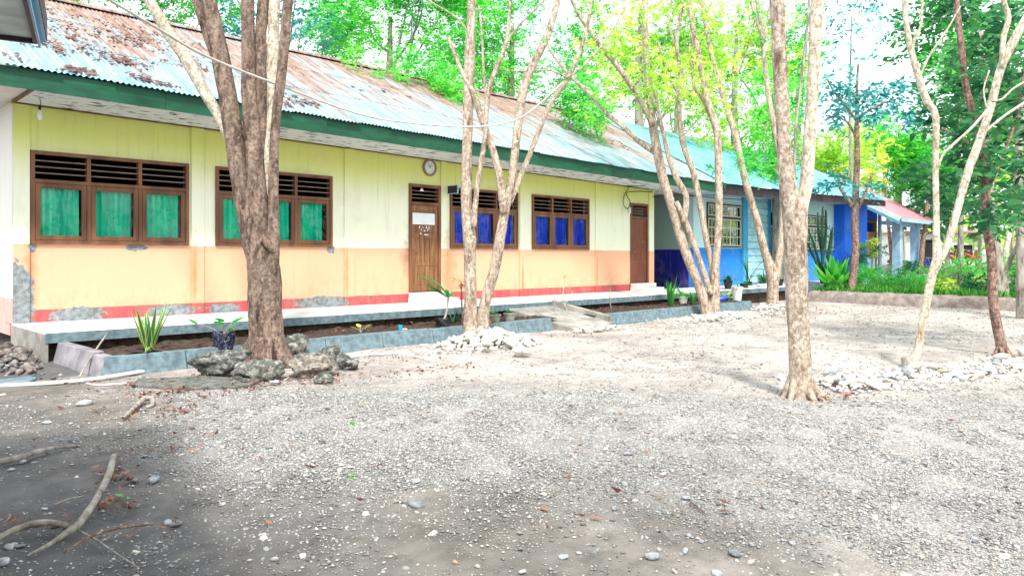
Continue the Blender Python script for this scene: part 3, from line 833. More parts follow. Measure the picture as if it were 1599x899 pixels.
def corrugated(x0, x1, ya, za0, za1, yb, zb, pitch, amp, lift=0.0, rag=.02):
    """a corrugated sheet running up the slope from (ya, za) to (yb, zb)"""
    n_ = max(2, int(round((x1 - x0) / pitch)) * 6); V = []; F = []
    drop = R.uniform(-rag, rag)
    for i in range(n_ + 1):
        t = i / n_; x = x0 + (x1 - x0) * t; w = amp * math.cos(2 * math.pi * (x / pitch))
        za = za0 * (1 - t) + za1 * t
        sl_ = (zb - za) / (yb - ya); ln = math.hypot(1, sl_); nv = (-sl_ / ln, 1 / ln)
        for k in range(3):
            u = k / 2; y = ya + drop + (yb - ya - drop) * u; z = za + sl_ * (y - ya)
            V.append((x, y + nv[0] * (w + lift), z + nv[1] * (w + lift) ))
    for i in range(n_):
        for k in range(2):
            a = i * 3 + k; F.append((a, a + 3, a + 4, a + 1))
    return V, F
def roof_field(parent, X0, X1, zeave, ridge_z, ridge_y, mat, ncour=3, wsheet=.76, pitch=.085, amp=.014, eave=EAVE_Y - .10, name='roof_sheet'):
    nc = max(1, int(round((X1 - X0) / wsheet))); w = (X1 - X0) / nc
    for i in range(nc):
        a, b = X0 + w * i, X0 + w * (i + 1)
        for c in range(ncour):
            ea, eb = zeave(a), zeave(b)
            ya = eave + (ridge_y - eave) * c / ncour; yb = min(ridge_y, eave + (ridge_y - eave) * (c + 1) / ncour + .12)
            def zl(e, y): return e + (ridge_z - e) * (y - eave) / (ridge_y - eave)
            V, F = corrugated(a, b + .03, ya, zl(ea, ya), zl(eb, ya), yb, zl((ea + eb) / 2, yb), pitch, amp, .010 * c + .004 * (i % 2), .015 if c else .025)
            m = MB(); m.add(V, F); m.build(name, mat, parent, smooth=True)
roof_field(school, XL - 1.2, XE, lambda X: zs(X) + .275, RIDGE_Z, RIDGE_Y, M_ROOF)
# the far slope and the ridge caps
roofback = MB()
V, F = corrugated(XL - 1.2, XE, 23.4, 4.2, 4.2, RIDGE_Y, RIDGE_Z, .17, .014); roofback.add(V, F)
roofback.build('rear_roof_slope', M_ROOF, school, smooth=True)
x = XL - 1.2
while x < XE:
    x2 = min(x + 1.8, XE)
    m = MB(); n_ = 8; V = []; F = []
    for i in range(n_ + 1):
        a = math.pi * (i / n_); yy = RIDGE_Y - .17 * math.cos(a); zz = RIDGE_Z + .0 + .10 * math.sin(a)
        V += [(x, yy, zz), (x2 + .02, yy, zz - .004)]
    for i in range(n_): F.append((i * 2, i * 2 + 1, i * 2 + 3, i * 2 + 2))
    m.add(V, F); m.build('ridge_cap', M_ROOF, school, smooth=True); x = x2

# heaps of dead leaves caught on the roof
spots = []
def roof_pt(px, py):
    # intersect the pixel's ray with the roof plane
    k = (px - 799.5) / FPX; dx, dy, dz = CF + k * SF, SF - k * CF, -(py - HOR) / FPX
    best = None
    for i in range(1200):
        t = 8 + i * .02; X, Y, Z = dx * t, dy * t, EYE + dz * t
        e = zs(X) + .275; zr = e + (RIDGE_Z - e) * (Y - 12.5) / (RIDGE_Y - 12.5)
        if 12.5 <= Y and Z <= zr: return Vector((X, Y, zr))
    return Vector((XL, RIDGE_Y, RIDGE_Z))
V_, T_ = [], []
def roof_heap(px, py, rx, ry, n_):
    c = roof_pt(px, py)
    for i in range(n_):
        X = c.x + R.gauss(0, rx); Y = c.y + R.gauss(0, ry)
        if not 12.5 < Y < RIDGE_Y: continue
        e = zs(X) + .275; Z = e + (RIDGE_Z - e) * (Y - 12.5) / (RIDGE_Y - 12.5) + R.uniform(.012, .05)
        a = R.uniform(0, 6.28); L = R.uniform(.04, .11); W = L * .45
        dx, dy = math.cos(a) * L, math.sin(a) * L; wx, wy = -math.sin(a) * W, math.cos(a) * W
        k = .48; j = R.uniform(-.02, .02)
        V_.extend([(X - dx, Y - dy, Z - dy * k + j), (X + wx, Y + wy, Z + wy * k), (X + dx, Y + dy, Z + dy * k - j), (X - wx, Y - wy, Z - wy * k)]); T_.append(R.uniform(0, .8))
R_N = .6
for hp in [(192, 98, .22, .16, 60), (122, 112, .14, .10, 36), (242, 130, .16, .12, 44), (105, 60, .5, .3, 90), (230, 70, .6, .3, 110), (300, 100, .4, .3, 70), (130, 30, .9, .3, 130),
           (230, 30, 1.2, .4, 150), (80, 75, .3, .2, 40), (160, 55, .6, .25, 70), (470, 160, .2, .18, 40), (270, 62, .6, .2, 70), (440, 165, .25, .12, 20), (640, 150, .9, .3, 50), (960, 225, .5, .3, 60), (30, 95, .1, .1, 8)]:
    roof_heap(*hp[:4], int(hp[4] * R_N) if hp[2] > .3 else hp[4])
ml = put('roof_leaf_litter', meshdata('roof_leaf_litter', np.array(V_), np.arange(len(V_)).reshape(-1, 4), L_RED, False, T_)); ml['kind'] = 'stuff'

# walkway, planter beds, kerbs, ramp
walk = MB().box(XL - .02, 11.85, .36, 39.5, D - .0005, .5)
walk = walk.build('walkway', M_WALK, None, (XL, 12, 0), bevel=.012); walk['kind'] = 'structure'
MB().box(XL + .02, 11.98, -.1, 39.4, D, .359).build('foundation', M_SOIL, walk)  # dark soil colour stands in for shade in the void under the slab
MB().box(XL - .021, 11.845, .355, 39.5, 11.85, .494).build('walkway_edge', M_CONC, walk)
MB().box(XL - .026, 11.86, -.05, XL + .018, D, .48).build('walkway_end_render', M_CONCP, walk)
def soil(name, x0, x1, y0, y1, z):
    n1, n2 = int((x1 - x0) / .12), int((y1 - y0) / .12)
    X_, Y_ = np.meshgrid(np.linspace(x0, x1, n1), np.linspace(y0, y1, n2), indexing='ij')
    Z_ = z + NP.normal(size=X_.shape) * .018 + .03 * np.sin(X_ * 2.3) * np.sin(Y_ * 3)
    ii, jj = np.meshgrid(np.arange(n1 - 1), np.arange(n2 - 1), indexing='ij'); q = (ii * n2 + jj).ravel()
    o = put(name, meshdata(name, np.stack([X_, Y_, Z_], -1).reshape(-1, 3), np.stack([q, q + n2, q + n2 + 1, q + 1], 1), M_SOIL, True))
    o['kind'] = 'structure'; return o
KX0, KX1 = 3.0, XW(862, 10.5)
KX2, KX3 = XW(938, 10.5), XW(1184, 10.3)
soil('planter_soil', KX0 + .1, KX1 + .3, 10.6, 12.0, .235)
soil('planter_soil', KX2 - .1, KX3, 10.6, 12.0, .235)
def kerb_block(parent, a, b, out, mat, h=.25, top=.14, bot=.21, ina=None, inb=None):
    """trapezoid kerb block from a to b (ground points on the OUTER foot), out = outward normal; ina/inb override the inward offset at an end (mitres)"""
    a, b, out = Vector(a), Vector(b), Vector(out); t = (b - a).normalized() * .006
    ia = Vector(ina) if ina else -out; ib = Vector(inb) if inb else -out
    if not ina: a = a + t
    if not inb: b = b - t
    V = []
    hz = R.uniform(-.005, .005)
    for p, q in ((a, ia), (b, ib)):
        V += [p + Vector((0, 0, -.1)), p.copy(), p + q * (bot - top) + Vector((0, 0, h + hz)), p + q * bot + Vector((0, 0, h + hz)), p + q * bot + Vector((0, 0, -.1))]
    F = [(0, 1, 2, 3, 4), (9, 8, 7, 6, 5), (0, 5, 6, 1), (1, 6, 7, 2), (2, 7, 8, 3), (3, 8, 9, 4), (4, 9, 5, 0)]
    m = MB(); m.add(V, F); return m.build('kerb_block', mat, parent, bevel=.010)
ka = root('planter_kerb', (KX0, 10.5, 0), 'blue-grey sloping concrete kerb round the near planter bed, from the corner to the rubble-piled tree', 'kerb')
x = KX0
for wx in [.55] * 40:
    if x + .1 > KX1: break
    x2 = min(x + 1.1, KX1); kerb_block(ka, (x, 10.45, 0), (x2, 10.45, 0), (0, -1, 0), M_CONC, .26, .14, .21, (1.0, 1, 0) if x == KX0 else None); x = x2
for j in range(4):
    ta, tb = j / 4, (j + 1) / 4
    kerb_block(ka, (KX0 - .22 * ta, 10.45 + 1.38 * ta, .07 * ta), (KX0 - .22 * tb, 10.45 + 1.38 * tb, .07 * tb), (-1, -.16, 0), M_KERBL, .26 + .03 * (j > 0), .14, .21, (1.0, 1, 0) if j == 0 else None)
bankc = MB(); n_ = 12
for i in range(n_ + 1):
    for j in range(5): bankc.v.append(Vector((1.2 + (KX0 + .1 - 1.2) * i / n_, 10.7 + 2.6 * j / 4, (-.03 if i == 0 or j == 0 else .02 + .07 * min(1, j / 2) * min(1, i / 4) + R.uniform(-.012, .012)))))
bankc.f = [(i * 5 + j, (i + 1) * 5 + j, (i + 1) * 5 + j + 1, i * 5 + j + 1) for i in range(n_) for j in range(4)]
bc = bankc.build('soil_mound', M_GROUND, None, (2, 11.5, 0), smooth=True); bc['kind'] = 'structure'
kb = root('planter_kerb', (KX2, 10.5, 0), 'blue-grey sloping concrete kerb round the far planter bed, right of the concrete ramp', 'kerb')
x = KX2
while x < KX3 - .05:
    x2 = min(x + 1.3, KX3); kerb_block(kb, (x, 10.45, 0), (x2, 10.45, 0), (0, -1, 0), M_CONC); x = x2
y = 10.6
while y < 12.0:
    kerb_block(kb, (KX3 + .1, y, 0), (KX3 + .1, y + .5, 0), (1, 0, 0), M_CONC); y += .5
rp = root('concrete_ramp', (12.6, 11, 0), 'pale concrete ramp slab sloping from the walkway to the yard between the two planters', 'ramp')
MB().add([(11.95, 10.05, -.1), (13.5, 10.2, -.1), (13.2, 11.84, -.1), (11.75, 11.84, -.1), (11.95, 10.05, .06), (13.5, 10.2, .08), (13.2, 11.84, .42), (11.75, 11.84, .40)],
    [(0, 3, 2, 1), (4, 5, 6, 7), (0, 1, 5, 4), (1, 2, 6, 5), (2, 3, 7, 6), (3, 0, 4, 7)]).build('slab', M_CONCP, rp, bevel=.02)
MB().bar((13.52, 10.35, .12), (13.24, 11.83, .42), .15, .22).build('edge_beam', M_CONCP, rp, bevel=.012)

# small fittings on the school wall
p = atY(670, 262, D)
ck = root('wall_clock', (p.x, D, p.z), 'round white-faced clock high on the yellow wall above the first door', 'clock')
m = MB(); n_ = 28
V = []; prof = [(.20, 0), (.205, -.04), (.165, -.05), (.155, -.03)]
for (r_, y_) in prof:
    for k in range(n_):
        a = 2 * math.pi * k / n_; V.append((p.x + r_ * math.cos(a), D + y_, p.z + r_ * math.sin(a)))
F = [(i * n_ + k, i * n_ + (k + 1) % n_, (i + 1) * n_ + (k + 1) % n_, (i + 1) * n_ + k) for i in range(3) for k in range(n_)]
m.add(V, F).build('rim', M_SLAT, ck, smooth=False)
m = MB(); m.add([(p.x + .156 * math.cos(2 * math.pi * k / n_), D - .028, p.z + .156 * math.sin(2 * math.pi * k / n_)) for k in range(n_)], [tuple(range(n_))]).build('face', M_WHITE, ck)
MB().bar((p.x, D - .033, p.z), (p.x - .04, D - .033, p.z + .07), .012, .004, (0, 1, 0)).build('hand', M_BLACK, ck)
MB().bar((p.x, D - .036, p.z), (p.x + .05, D - .036, p.z + .085), .010, .004, (0, 1, 0)).build('hand', M_BLACK, ck)
m = MB()
for k in range(12):
    a = 2 * math.pi * k / 12; m.bar((p.x + .12 * math.cos(a), D - .031, p.z + .12 * math.sin(a)), (p.x + .14 * math.cos(a), D - .031, p.z + .14 * math.sin(a)), .008, .003, (0, 1, 0))
m.build('hour_marks', M_BLACK, ck)

p = atY(697, 297, D)
sg = root('room_sign', (p.x, D, p.z), 'small dark sign plate jutting from the wall beside the first door', 'sign')
MB().box(p.x - .012, D - .42, p.z - .09, p.x + .012, D - .06, p.z + .09).build('plate', M_NAVY, sg)
fr_ = MB().box(p.x - .016, D - .435, p.z - .10, p.x + .016, D - .42, p.z + .10).box(p.x - .016, D - .42, p.z + .09, p.x + .016, D - .03, p.z + .10).box(p.x - .016, D - .42, p.z - .10, p.x + .016, D - .03, p.z - .09)
fr_.build('frame', M_PALEB, sg)

p = atY(62, 168, 13.3)
bl = root('hanging_bulb', (p.x, 13.3, p.z), 'unlit white light bulb hanging on a cord under the left end of the eave', 'light bulb')
zt_ = zs(p.x)
MB().tube([(p.x, 13.3, zt_), (p.x + .015, 13.3, (zt_ + p.z) / 2), (p.x, 13.3, p.z + .02)], .006, 5).build('cord', M_CORD, bl)
MB().lathe((p.x, 13.3, p.z - .2), [(.01, 0), (.028, .02), (.034, .06), (.03, .10), (.016, .15), (.016, .16)], 14).build('bulb', M_WHITE, bl, smooth=True)
MB().lathe((p.x, 13.3, p.z - .04), [(.02, 0), (.022, .06), (.01, .075)], 12).build('socket', M_BLACK, bl)

def cable(name, pts, r_, mat, label, step=.08, cat='cable', group=None):
    pts = [Vector(q_) for q_ in pts]
    P, rr = spline(pts, [r_] * len(pts), step)
    o = MB().tube(P, rr, 6).build(name, mat, None, pts[0], smooth=True)
    return tag(o, label, cat, group)
cable('loose_cable', [atY(976, 291, D - .04), atY(982, 292, D - .06), atY(975, 305, D - .08), atY(973, 318, D - .1), atY(980, 326, D - .1), atY(984, 316, D - .12), atY(978, 304, D - .1), atY(981, 300, D - .07), atY(1000, 299, D - .05), atY(1019, 300, D - .05)],
      .012, M_CORD, 'dark cable hanging in loops on the wall above left of the second door')
cable('drooping_cable', [atY(978, 290, D - .2), atY(1000, 291, 13.4), atY(1025, 287, 13.0), atY(1060, 303, 12.9), atY(1110, 305, 12.8), atY(1170, 298, 12.8)], .010, M_CORD,
      'thin dark cable strung under the eave from the second door to the blue building')
cable('sagging_cable', [atY(1020, 308, 13.85), atY(1060, 305, 13.7), atY(1115, 309, 13.6), atY(1160, 312, 13.6)], .012, M_CORD, 'dark cable crossing in front of the pale recess wall')
jb = MB().box(XW(981) - .05, D - .07, 2.95, XW(981) + .05, D - .003, 3.12).build('junction_box', M_WHITE, None, (XW(981), D, 3), bevel=.01)
tag(jb, 'small white junction box among the looped cables above the second door', 'junction box')
cable('overhead_wire', [atZ(120, -30, 7.0), atZ(235, 38, 8.2), atZ(322, 88, 9.2), atZ(432, 132, 10.6), atZ(560, 178, 12.0), atZ(640, 192, 12.6), atZ(720, 198, 12.9), atZ(770, 196, 13.0), atZ(820, 180, 13.1), atZ(880, 128, 13.2)],
      .016, M_ROPE, 'pale wire sagging across the rusty roof from the upper left to a thin tree branch', .2)

# ================================================================== THE BLUE BUILDING
BX0 = XW(1083); BX1 = XW(1370)
blue = root('blue_building', (BX0, D, 0), 'long blue and white classroom block with a cyan tin roof beyond the yellow school', 'school building')
bw = [(XW(1103), XW(1156), 1.93, 3.55), (XW(1199), XW(1219), .6, 3.5), (XW(1250), XW(1290), 1.85, 3.45), (XW(1338), XW(1368), .9, 3.45)]
m = MB(); wall_with_openings(m, BX0, XW(1302), D, D + .2, .3, 4.35, bw[:3]); m.build('front_wall', M_BLUEW, blue)
MB().box(XW(1302), D - .5, .3, XW(1337.7), D + .2, 4.35).build('projecting_wall', M_BLUESIDE, blue)
MB().box(XW(1337.7), D, 3.45, BX1, D + .2, 4.35).box(XW(1337.7), D, .3, BX1, D + .2, .9).build('front_wall', M_BLUESIDE, blue)
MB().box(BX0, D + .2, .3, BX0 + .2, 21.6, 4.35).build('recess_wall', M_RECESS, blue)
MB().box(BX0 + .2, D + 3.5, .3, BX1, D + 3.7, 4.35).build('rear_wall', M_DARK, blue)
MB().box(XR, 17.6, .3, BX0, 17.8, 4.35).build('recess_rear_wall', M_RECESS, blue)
MB().box(BX1 - .1, D + .2, .3, BX1 + .1, D + 3.5, 4.35).build('end_wall', M_BLUESIDE, blue)
def grille_window(x0, x1, z0, z1, ncol, split, mat_f, mat_g, name='window', arch=False):
    f = .06; w = MB(); y0, y1 = D - .04, D + .1
    zt = z0 + (z1 - z0) * split
    w.box(x0, y0, z0, x0 + f, y1, z1).box(x1 - f, y0, z0, x1, y1, z1).box(x0 + f, y0, z1 - f, x1 - f, y1, z1).box(x0 + f, y0, z0, x1 - f, y1, z0 + f).box(x0 + f, y0 + .005, zt - .05, x1 - f, y1, zt + .05)
    o = w.build(name, mat_f, blue)
    cw = (x1 - x0 - 2 * f) / ncol
    g = MB()
    for i in range(ncol):
        a, b = x0 + f + cw * i, x0 + f + cw * (i + 1)
        for (c, e) in ((z0 + f, zt - .05), (zt + .05, z1 - f)):
            t = .028; ya, yb = D - .055, D - .03
            g.box(a + .004, ya, c, a + t, yb, e).box(b - t, ya, c, b - .004, yb, e).box(a + t, ya, c, b - t, yb, c + t).box(a + t, ya, e - t, b - t, yb, e)
            nrow = 3 if e - c > .7 else 1
            for j in range(1, nrow):
                zc = c + (e - c) * j / nrow; g.box(a + t, ya + .003, zc - .012, b - t, yb, zc + .012)
            xm = (a + b) / 2
            for q_ in (-1, 1):
                g.box(xm + q_ * cw * .18 - .009, ya + .006, c + t, xm + q_ * cw * .18 + .009, yb - .003, e - t)
    g.build('grille', mat_g, o)
    MB().box(x0 + f, D + .03, z0 + f, x1 - f, D + .034, zt - .05).build('pane', M_GLASS, o)
    MB().box(x0 + f, D + .03, zt + .05, x1 - f, D + .034, z1 - f).build('pane', M_GLASS, o)
    return o
M_CREAMP = simple('cream_paint', (.80, .74, .50), (.66, .6, .4), 5, .6, .3, .1)
grille_window(*bw[0], 3, .68, M_NAVY, M_CREAMP)
grille_window(*bw[2], 3, .68, M_NAVY, M_WHITE)
# door bay: boards, cyan posts, a leaf half open with a small light above
x0, x1 = XW(1165), XW(1197)
z = .55
while z < 3.95:
    MB().bar((x0, D - .03, z + .13), (x1, D - .03, z + .13), .03, .245).build('wall_board', M_BOARD, blue); z += .27
for a in (1158, 1197):
    MB().box(XW(a), D - .08, .5, XW(a + (7 if a == 1158 else 4)), D - .005, 4.0).build('post', M_CYAN, blue)
MB().box(XW(1201.5), D - .03, .55, XW(1213), D + .02, 2.75).build('door', M_WOODL, blue)
fr2 = MB().box(XW(1199), D - .04, 2.78, XW(1219), D + .05, 2.86).box(XW(1199), D - .04, 3.4, XW(1219), D + .05, 3.5).box(XW(1199), D - .04, 2.86, XW(1200.5), D + .05, 3.4).box(XW(1208.5), D - .035, 2.86, XW(1209.5), D + .05, 3.4).box(XW(1217.5), D - .04, .55, XW(1219), D + .05, 3.4)
fr2.build('door_frame', M_PALEB, blue)
# carved wooden door and louvred side light at the far end
fd = MB().box(XW(1338), D - .05, .9, XW(1340), D + .1, 3.45).box(XW(1349), D - .05, .9, XW(1351), D + .1, 3.4).box(XW(1366), D - .05, .9, XW(1368), D + .1, 3.45).box(XW(1340), D - .05, 3.35, XW(1366), D + .1, 3.45).box(XW(1340), D - .05, 2.75, XW(1366), D + .1, 2.87).build('door_frame', M_WOODL, blue)
MB().box(XW(1351), D + .0, .95, XW(1366), D + .05, 2.75).build('door', M_WOODL, blue)
for j in range(9):
    zc = 1.05 + j * .19
    MB().box(XW(1353), D - .02, zc, XW(1364), D - .001, zc + .13).build('door_panel', M_WOODL, blue)
for j in range(3):
    MB().box(XW(1341) + .8 * j / 3 * 1.1, D - .0, .95, XW(1341) + .8 * j / 3 * 1.1 + .2, D + .05, 2.7).build('side_light', M_SLAT, blue)
MB().box(BX1 + .02, D - .12, .3, BX1 + .3, D - .01, 4.0).build('post', M_PALEB, blue)
# eave
def fz(X): return 3.66 + (X - 22.6) * .024
m_s = []
x = XE + .01
while x < 38.2:
    x2 = min(x + 2.6, 38.4)
    za, zb = fz(x), fz(x2); h = .36 - (x - 22.5) * .006
    MB().add([(x, 12.55, za), (x2 - .004, 12.55, zb), (x2 - .004, 12.58, zb), (x, 12.58, za), (x, 12.55, za + h), (x2 - .004, 12.55, zb + h), (x2 - .004, 12.58, zb + h), (x, 12.58, za + h)],
             [(0, 3, 2, 1), (4, 5, 6, 7), (0, 1, 5, 4), (1, 2, 6, 5), (2, 3, 7, 6), (3, 0, 4, 7)]).build('fascia_board', M_FASCB, blue)
    MB().box(x, 12.58, (za + zb) / 2 + .12, x2 - .004, D - .09, (za + zb) / 2 + .135).build('soffit_panel', M_PALEB, blue)
    x = x2
roof_field(blue, XE + .02, 38.6, lambda X: fz(X) + .37 - (X - 22.5) * .006, RIDGE_Z + .05, RIDGE_Y, M_ROOFB, 2, .95, .095, .014, 12.42)
V, F = corrugated(XE, 38.6, 23.4, 4.2, 4.2, RIDGE_Y, RIDGE_Z + .05, .17, .014); MB().add(V, F).build('rear_roof_slope', M_ROOFB, blue, smooth=True)

# porch beyond, with a pink tin roof on two pillars
pc = root('porch', (42, 13, 0), 'open porch with a pink tin roof on pale blue square pillars at the far end', 'porch')
m = MB()
V = []; F = []
A = [(38.9, 12.2, 3.55), (45.6, 12.2, 3.50), (45.6, 16.8, 6.1), (38.9, 16.8, 6.15)]
V, F = corrugated(39.4, 45.8, 12.2, 3.52, 3.52, 16.9, 6.1, .22, .02); MB().add(V, F).build('roof', M_PINKR, pc, smooth=True)
MB().bar((39.42, 12.2, 3.44), (39.42, 16.9, 6.03), .05, .26).build('barge_board', M_WHITE, pc)
MB().bar((39.40, 12.2, 3.24), (39.40, 16.9, 5.83), .06, .14).build('barge_trim', M_GUT, pc)
MB().box(39.4, 12.1, 3.32, 45.8, 12.16, 3.5).build('fascia_board', M_PALEB, pc)
MB().box(39.6, 12.9, 3.2, 45.4, 13.15, 3.4).build('beam', M_PALEB, pc)
for (px_, Z_) in ((1401, 38.0), (1429, 40.6)):
    q_ = atZ(px_, 402, Z_)
    MB().box(q_.x - .2, q_.y - .2, .6, q_.x + .2, q_.y + .2, 3.3).build('pillar', M_PALEB, pc, bevel=.015)
MB().box(39.6, 12.3, 0, 45.6, 17, .62).build('floor_slab', M_PALEB, pc)

# ================================================================== NEIGHBOUR BUILDING whose eave corner hangs over the upper left
c0 = atZ(52, 60, 4.56)
e1 = Vector((.264, .965, 0)); e2 = Vector((.965, -.264, 0)); zN = c0.z
nb = root('neighbour_building', (c0.x - 2, c0.y - 2, 0), 'eave corner of a neighbouring building with grey soffit and pale blue gutter, upper left', 'building')
def L(a, b, z): return Vector((c0.x, c0.y, 0)) + e2 * a + e1 * b + Vector((0, 0, z))
def slab(a0, a1, b0, b1, z0, z1):
    m = MB(); m.add([L(a0, b0, z0), L(a1, b0, z0), L(a1, b1, z0), L(a0, b1, z0), L(a0, b0, z1), L(a1, b0, z1), L(a1, b1, z1), L(a0, b1, z1)],
        [(0, 3, 2, 1), (4, 5, 6, 7), (0, 1, 5, 4), (1, 2, 6, 5), (2, 3, 7, 6), (3, 0, 4, 7)]); return m
M_SOFFN = simple('grey_eave_board', (.78, .84, .84), (.50, .58, .58), 3.5, .9, .1, .2, (1, 1, 1), lo=.3, hi=.5)
slab(-6, 0, -12, 0, zN, zN + .02).build('soffit', M_SOFFN, nb)
slab(0, .026, -12, .026, zN - .03, zN + .05).build('dark_trim', M_NAVY, nb)
slab(-6, 0, 0, .026, zN - .03, zN + .05).build('dark_trim', M_NAVY, nb)
slab(.0265, .038, -12, .028, zN - .05, zN + .10).build('gutter_lip', M_PALEB, nb)
slab(.0385, .050, -12, .034, zN - .02, zN + .12).build('gutter', M_TURQ, nb)
slab(.0505, .066, -12, .028, zN - .01, zN + .14).build('fascia_board', M_PALEB, nb)
slab(.0665, .072, -12, .024, zN + .0, zN + .15).build('roof_edge', M_NAVY, nb)
slab(-6, .06, -12, .045, zN + .16, zN + .20).build('roof', M_ROOFB, nb)
slab(-6, -1.0, -12, -1.0, -.1, zN).build('wall', M_ENDW, nb)

# ================================================================== TREES
def limb(mb, pts, Z, n=10, wob=.07, step=.10, dz=None, rng=None):
    """pts: (px, py, width_px[, dZ]) traced at view depth Z, dZ metres nearer/farther"""
    P, rr = [], []
    for q_ in pts:
        zz_ = Z + (q_[3] if len(q_) > 3 else 0)
        P.append(atZ(q_[0], q_[1], zz_)); rr.append(q_[2] * (.47 if q_[2] * zz_ / FPX > .15 else .5) * zz_ / FPX)
    P2, r2 = spline(P, rr, step)
    mb.tube(P2, r2, n, True, wob, rng or R)
def flare(mb, base, r_, n=9, h=.35, sprd=1.6, rng=None):
    """root flare: short buttress roots round the foot"""
    rng = rng or R
    for i in range(n):
        a = 6.28 * i / n + rng.uniform(-.3, .3); L_ = r_ * sprd * rng.uniform(.8, 1.3)
        d_ = Vector((math.cos(a), math.sin(a), 0))
        P = [base + d_ * r_ * .55 + Vector((0, 0, h)), base + d_ * r_ * .85 + Vector((0, 0, h * .4)), base + d_ * L_ + Vector((0, 0, .02)), base + d_ * L_ * 1.35 + Vector((0, 0, -.06))]
        P2, r2 = spline(P, [r_ * .35, r_ * .38, r_ * .22, r_ * .08], .05)
        mb.tube(P2, r2, 8, True, .08, rng)
def tree(name, base, label, mat, limbs, Z, crown=None, n=12, wob=.07, step=.1, flr=None, group=None, cat='tree', pale=None):
    t = root(name, base, label, cat, group)
    mb = MB()
    for l_ in limbs: limb(mb, l_, Z, n if l_[0][2] * Z / FPX > .08 else 7, wob, step)
    if flr: flare(mb, Vector(base), *flr)
    mb.build('trunk', mat, t, smooth=True)
    if pale:
        for l_ in pale:
            m2 = MB(); limb(m2, l_, Z, n, wob, step); m2.build('limb', M_BARKP, t, smooth=True)['label'] = 'pale smooth limb, lighter than the rest of the tree'
    if crown:
        o = put_foliage('crown', crown[0], t, *crown[1], **crown[2]); 
    return t
def clump(px, py, Z, r_, dens=1.0): return (tuple(atZ(px, py, Z)), r_, dens)

# T1: the big many-stemmed tree
b = gnd(418, 572); b.z = 0
tree('big_tree', b, 'big dark tree with six fused stems rising from mossy rocks before the green-curtained windows', M_BARKD, [
    [(417, 580, 68), (417, 548, 62), (415, 500, 54), (413, 430, 53), (408, 385, 50), (400, 340, 44), (392, 300, 36)],
    [(412, 470, 22), (405, 425, 30), (396, 380, 36), (385, 330, 34), (377, 285, 32), (364, 200, 31), (346, 100, 29), (326, 0, 23), (312, -90, 20), (290, -230, 14)],
    [(349, 115, 14, .12), (330, 70, 17, .2), (308, 0, 17, .3), (290, -80, 12, .4)],
    [(414, 480, 22), (410, 430, 32, -.04), (406, 370, 36, -.07), (403, 320, 34, -.09), (397, 240, 28, -.1), (389, 150, 24, -.1), (388, 80, 22, -.1), (386, 0, 21, -.12), (383, -120, 17, -.2), (370, -260, 11, -.3)],
    [(416, 450, 20, .0), (415, 390, 30, .06), (413, 330, 24, .1), (409, 230, 22, .05), (406, 130, 20, 0), (407, 60, 19, .05), (411, 0, 18, .1), (420, -120, 14, .2)],
    [(422, 470, 16, -.05), (426, 420, 20, -.08), (427, 370, 20, -.1), (427, 300, 17, -.11), (430, 200, 14, -.1), (440, 110, 15, -.12), (450, 0, 15, -.15), (465, -120, 11, -.2), (485, -240, 7, -.3)],
    [(398, 420, 8, -.17), (402, 385, 12, -.20), (409, 372, 13, -.20), (420, 385, 11, -.20), (430, 398, 7, -.12)],
    ], 10.6, (L_MID, ([clump(150 + 90 * i, -330 - 90 * (i % 3), 10 + .8 * (i % 4), .9, .5) for i in range(6)], 300, .11), dict(seed=31)),
    n=22, wob=.055, step=.055, flr=(.26, 9, .42, 1.25), pale=[
    [(372, 250, 18, .1), (360, 220, 15, .08), (338, 175, 17, .05), (317, 140, 19, 0), (293, 95, 20, -.05), (267, 57, 19, -.1), (232, 0, 17, -.2), (190, -70, 14, -.3), (120, -200, 9, -.5)],
    [(420, 480, 20, .0), (422, 420, 28, .0), (423, 370, 26, .0), (421, 320, 22, .0), (419, 240, 18, .05), (424, 150, 18, .1), (427, 60, 19, .12), (428, 0, 19, .15), (432, -120, 14, .2), (440, -260, 9, .3)],
    ])

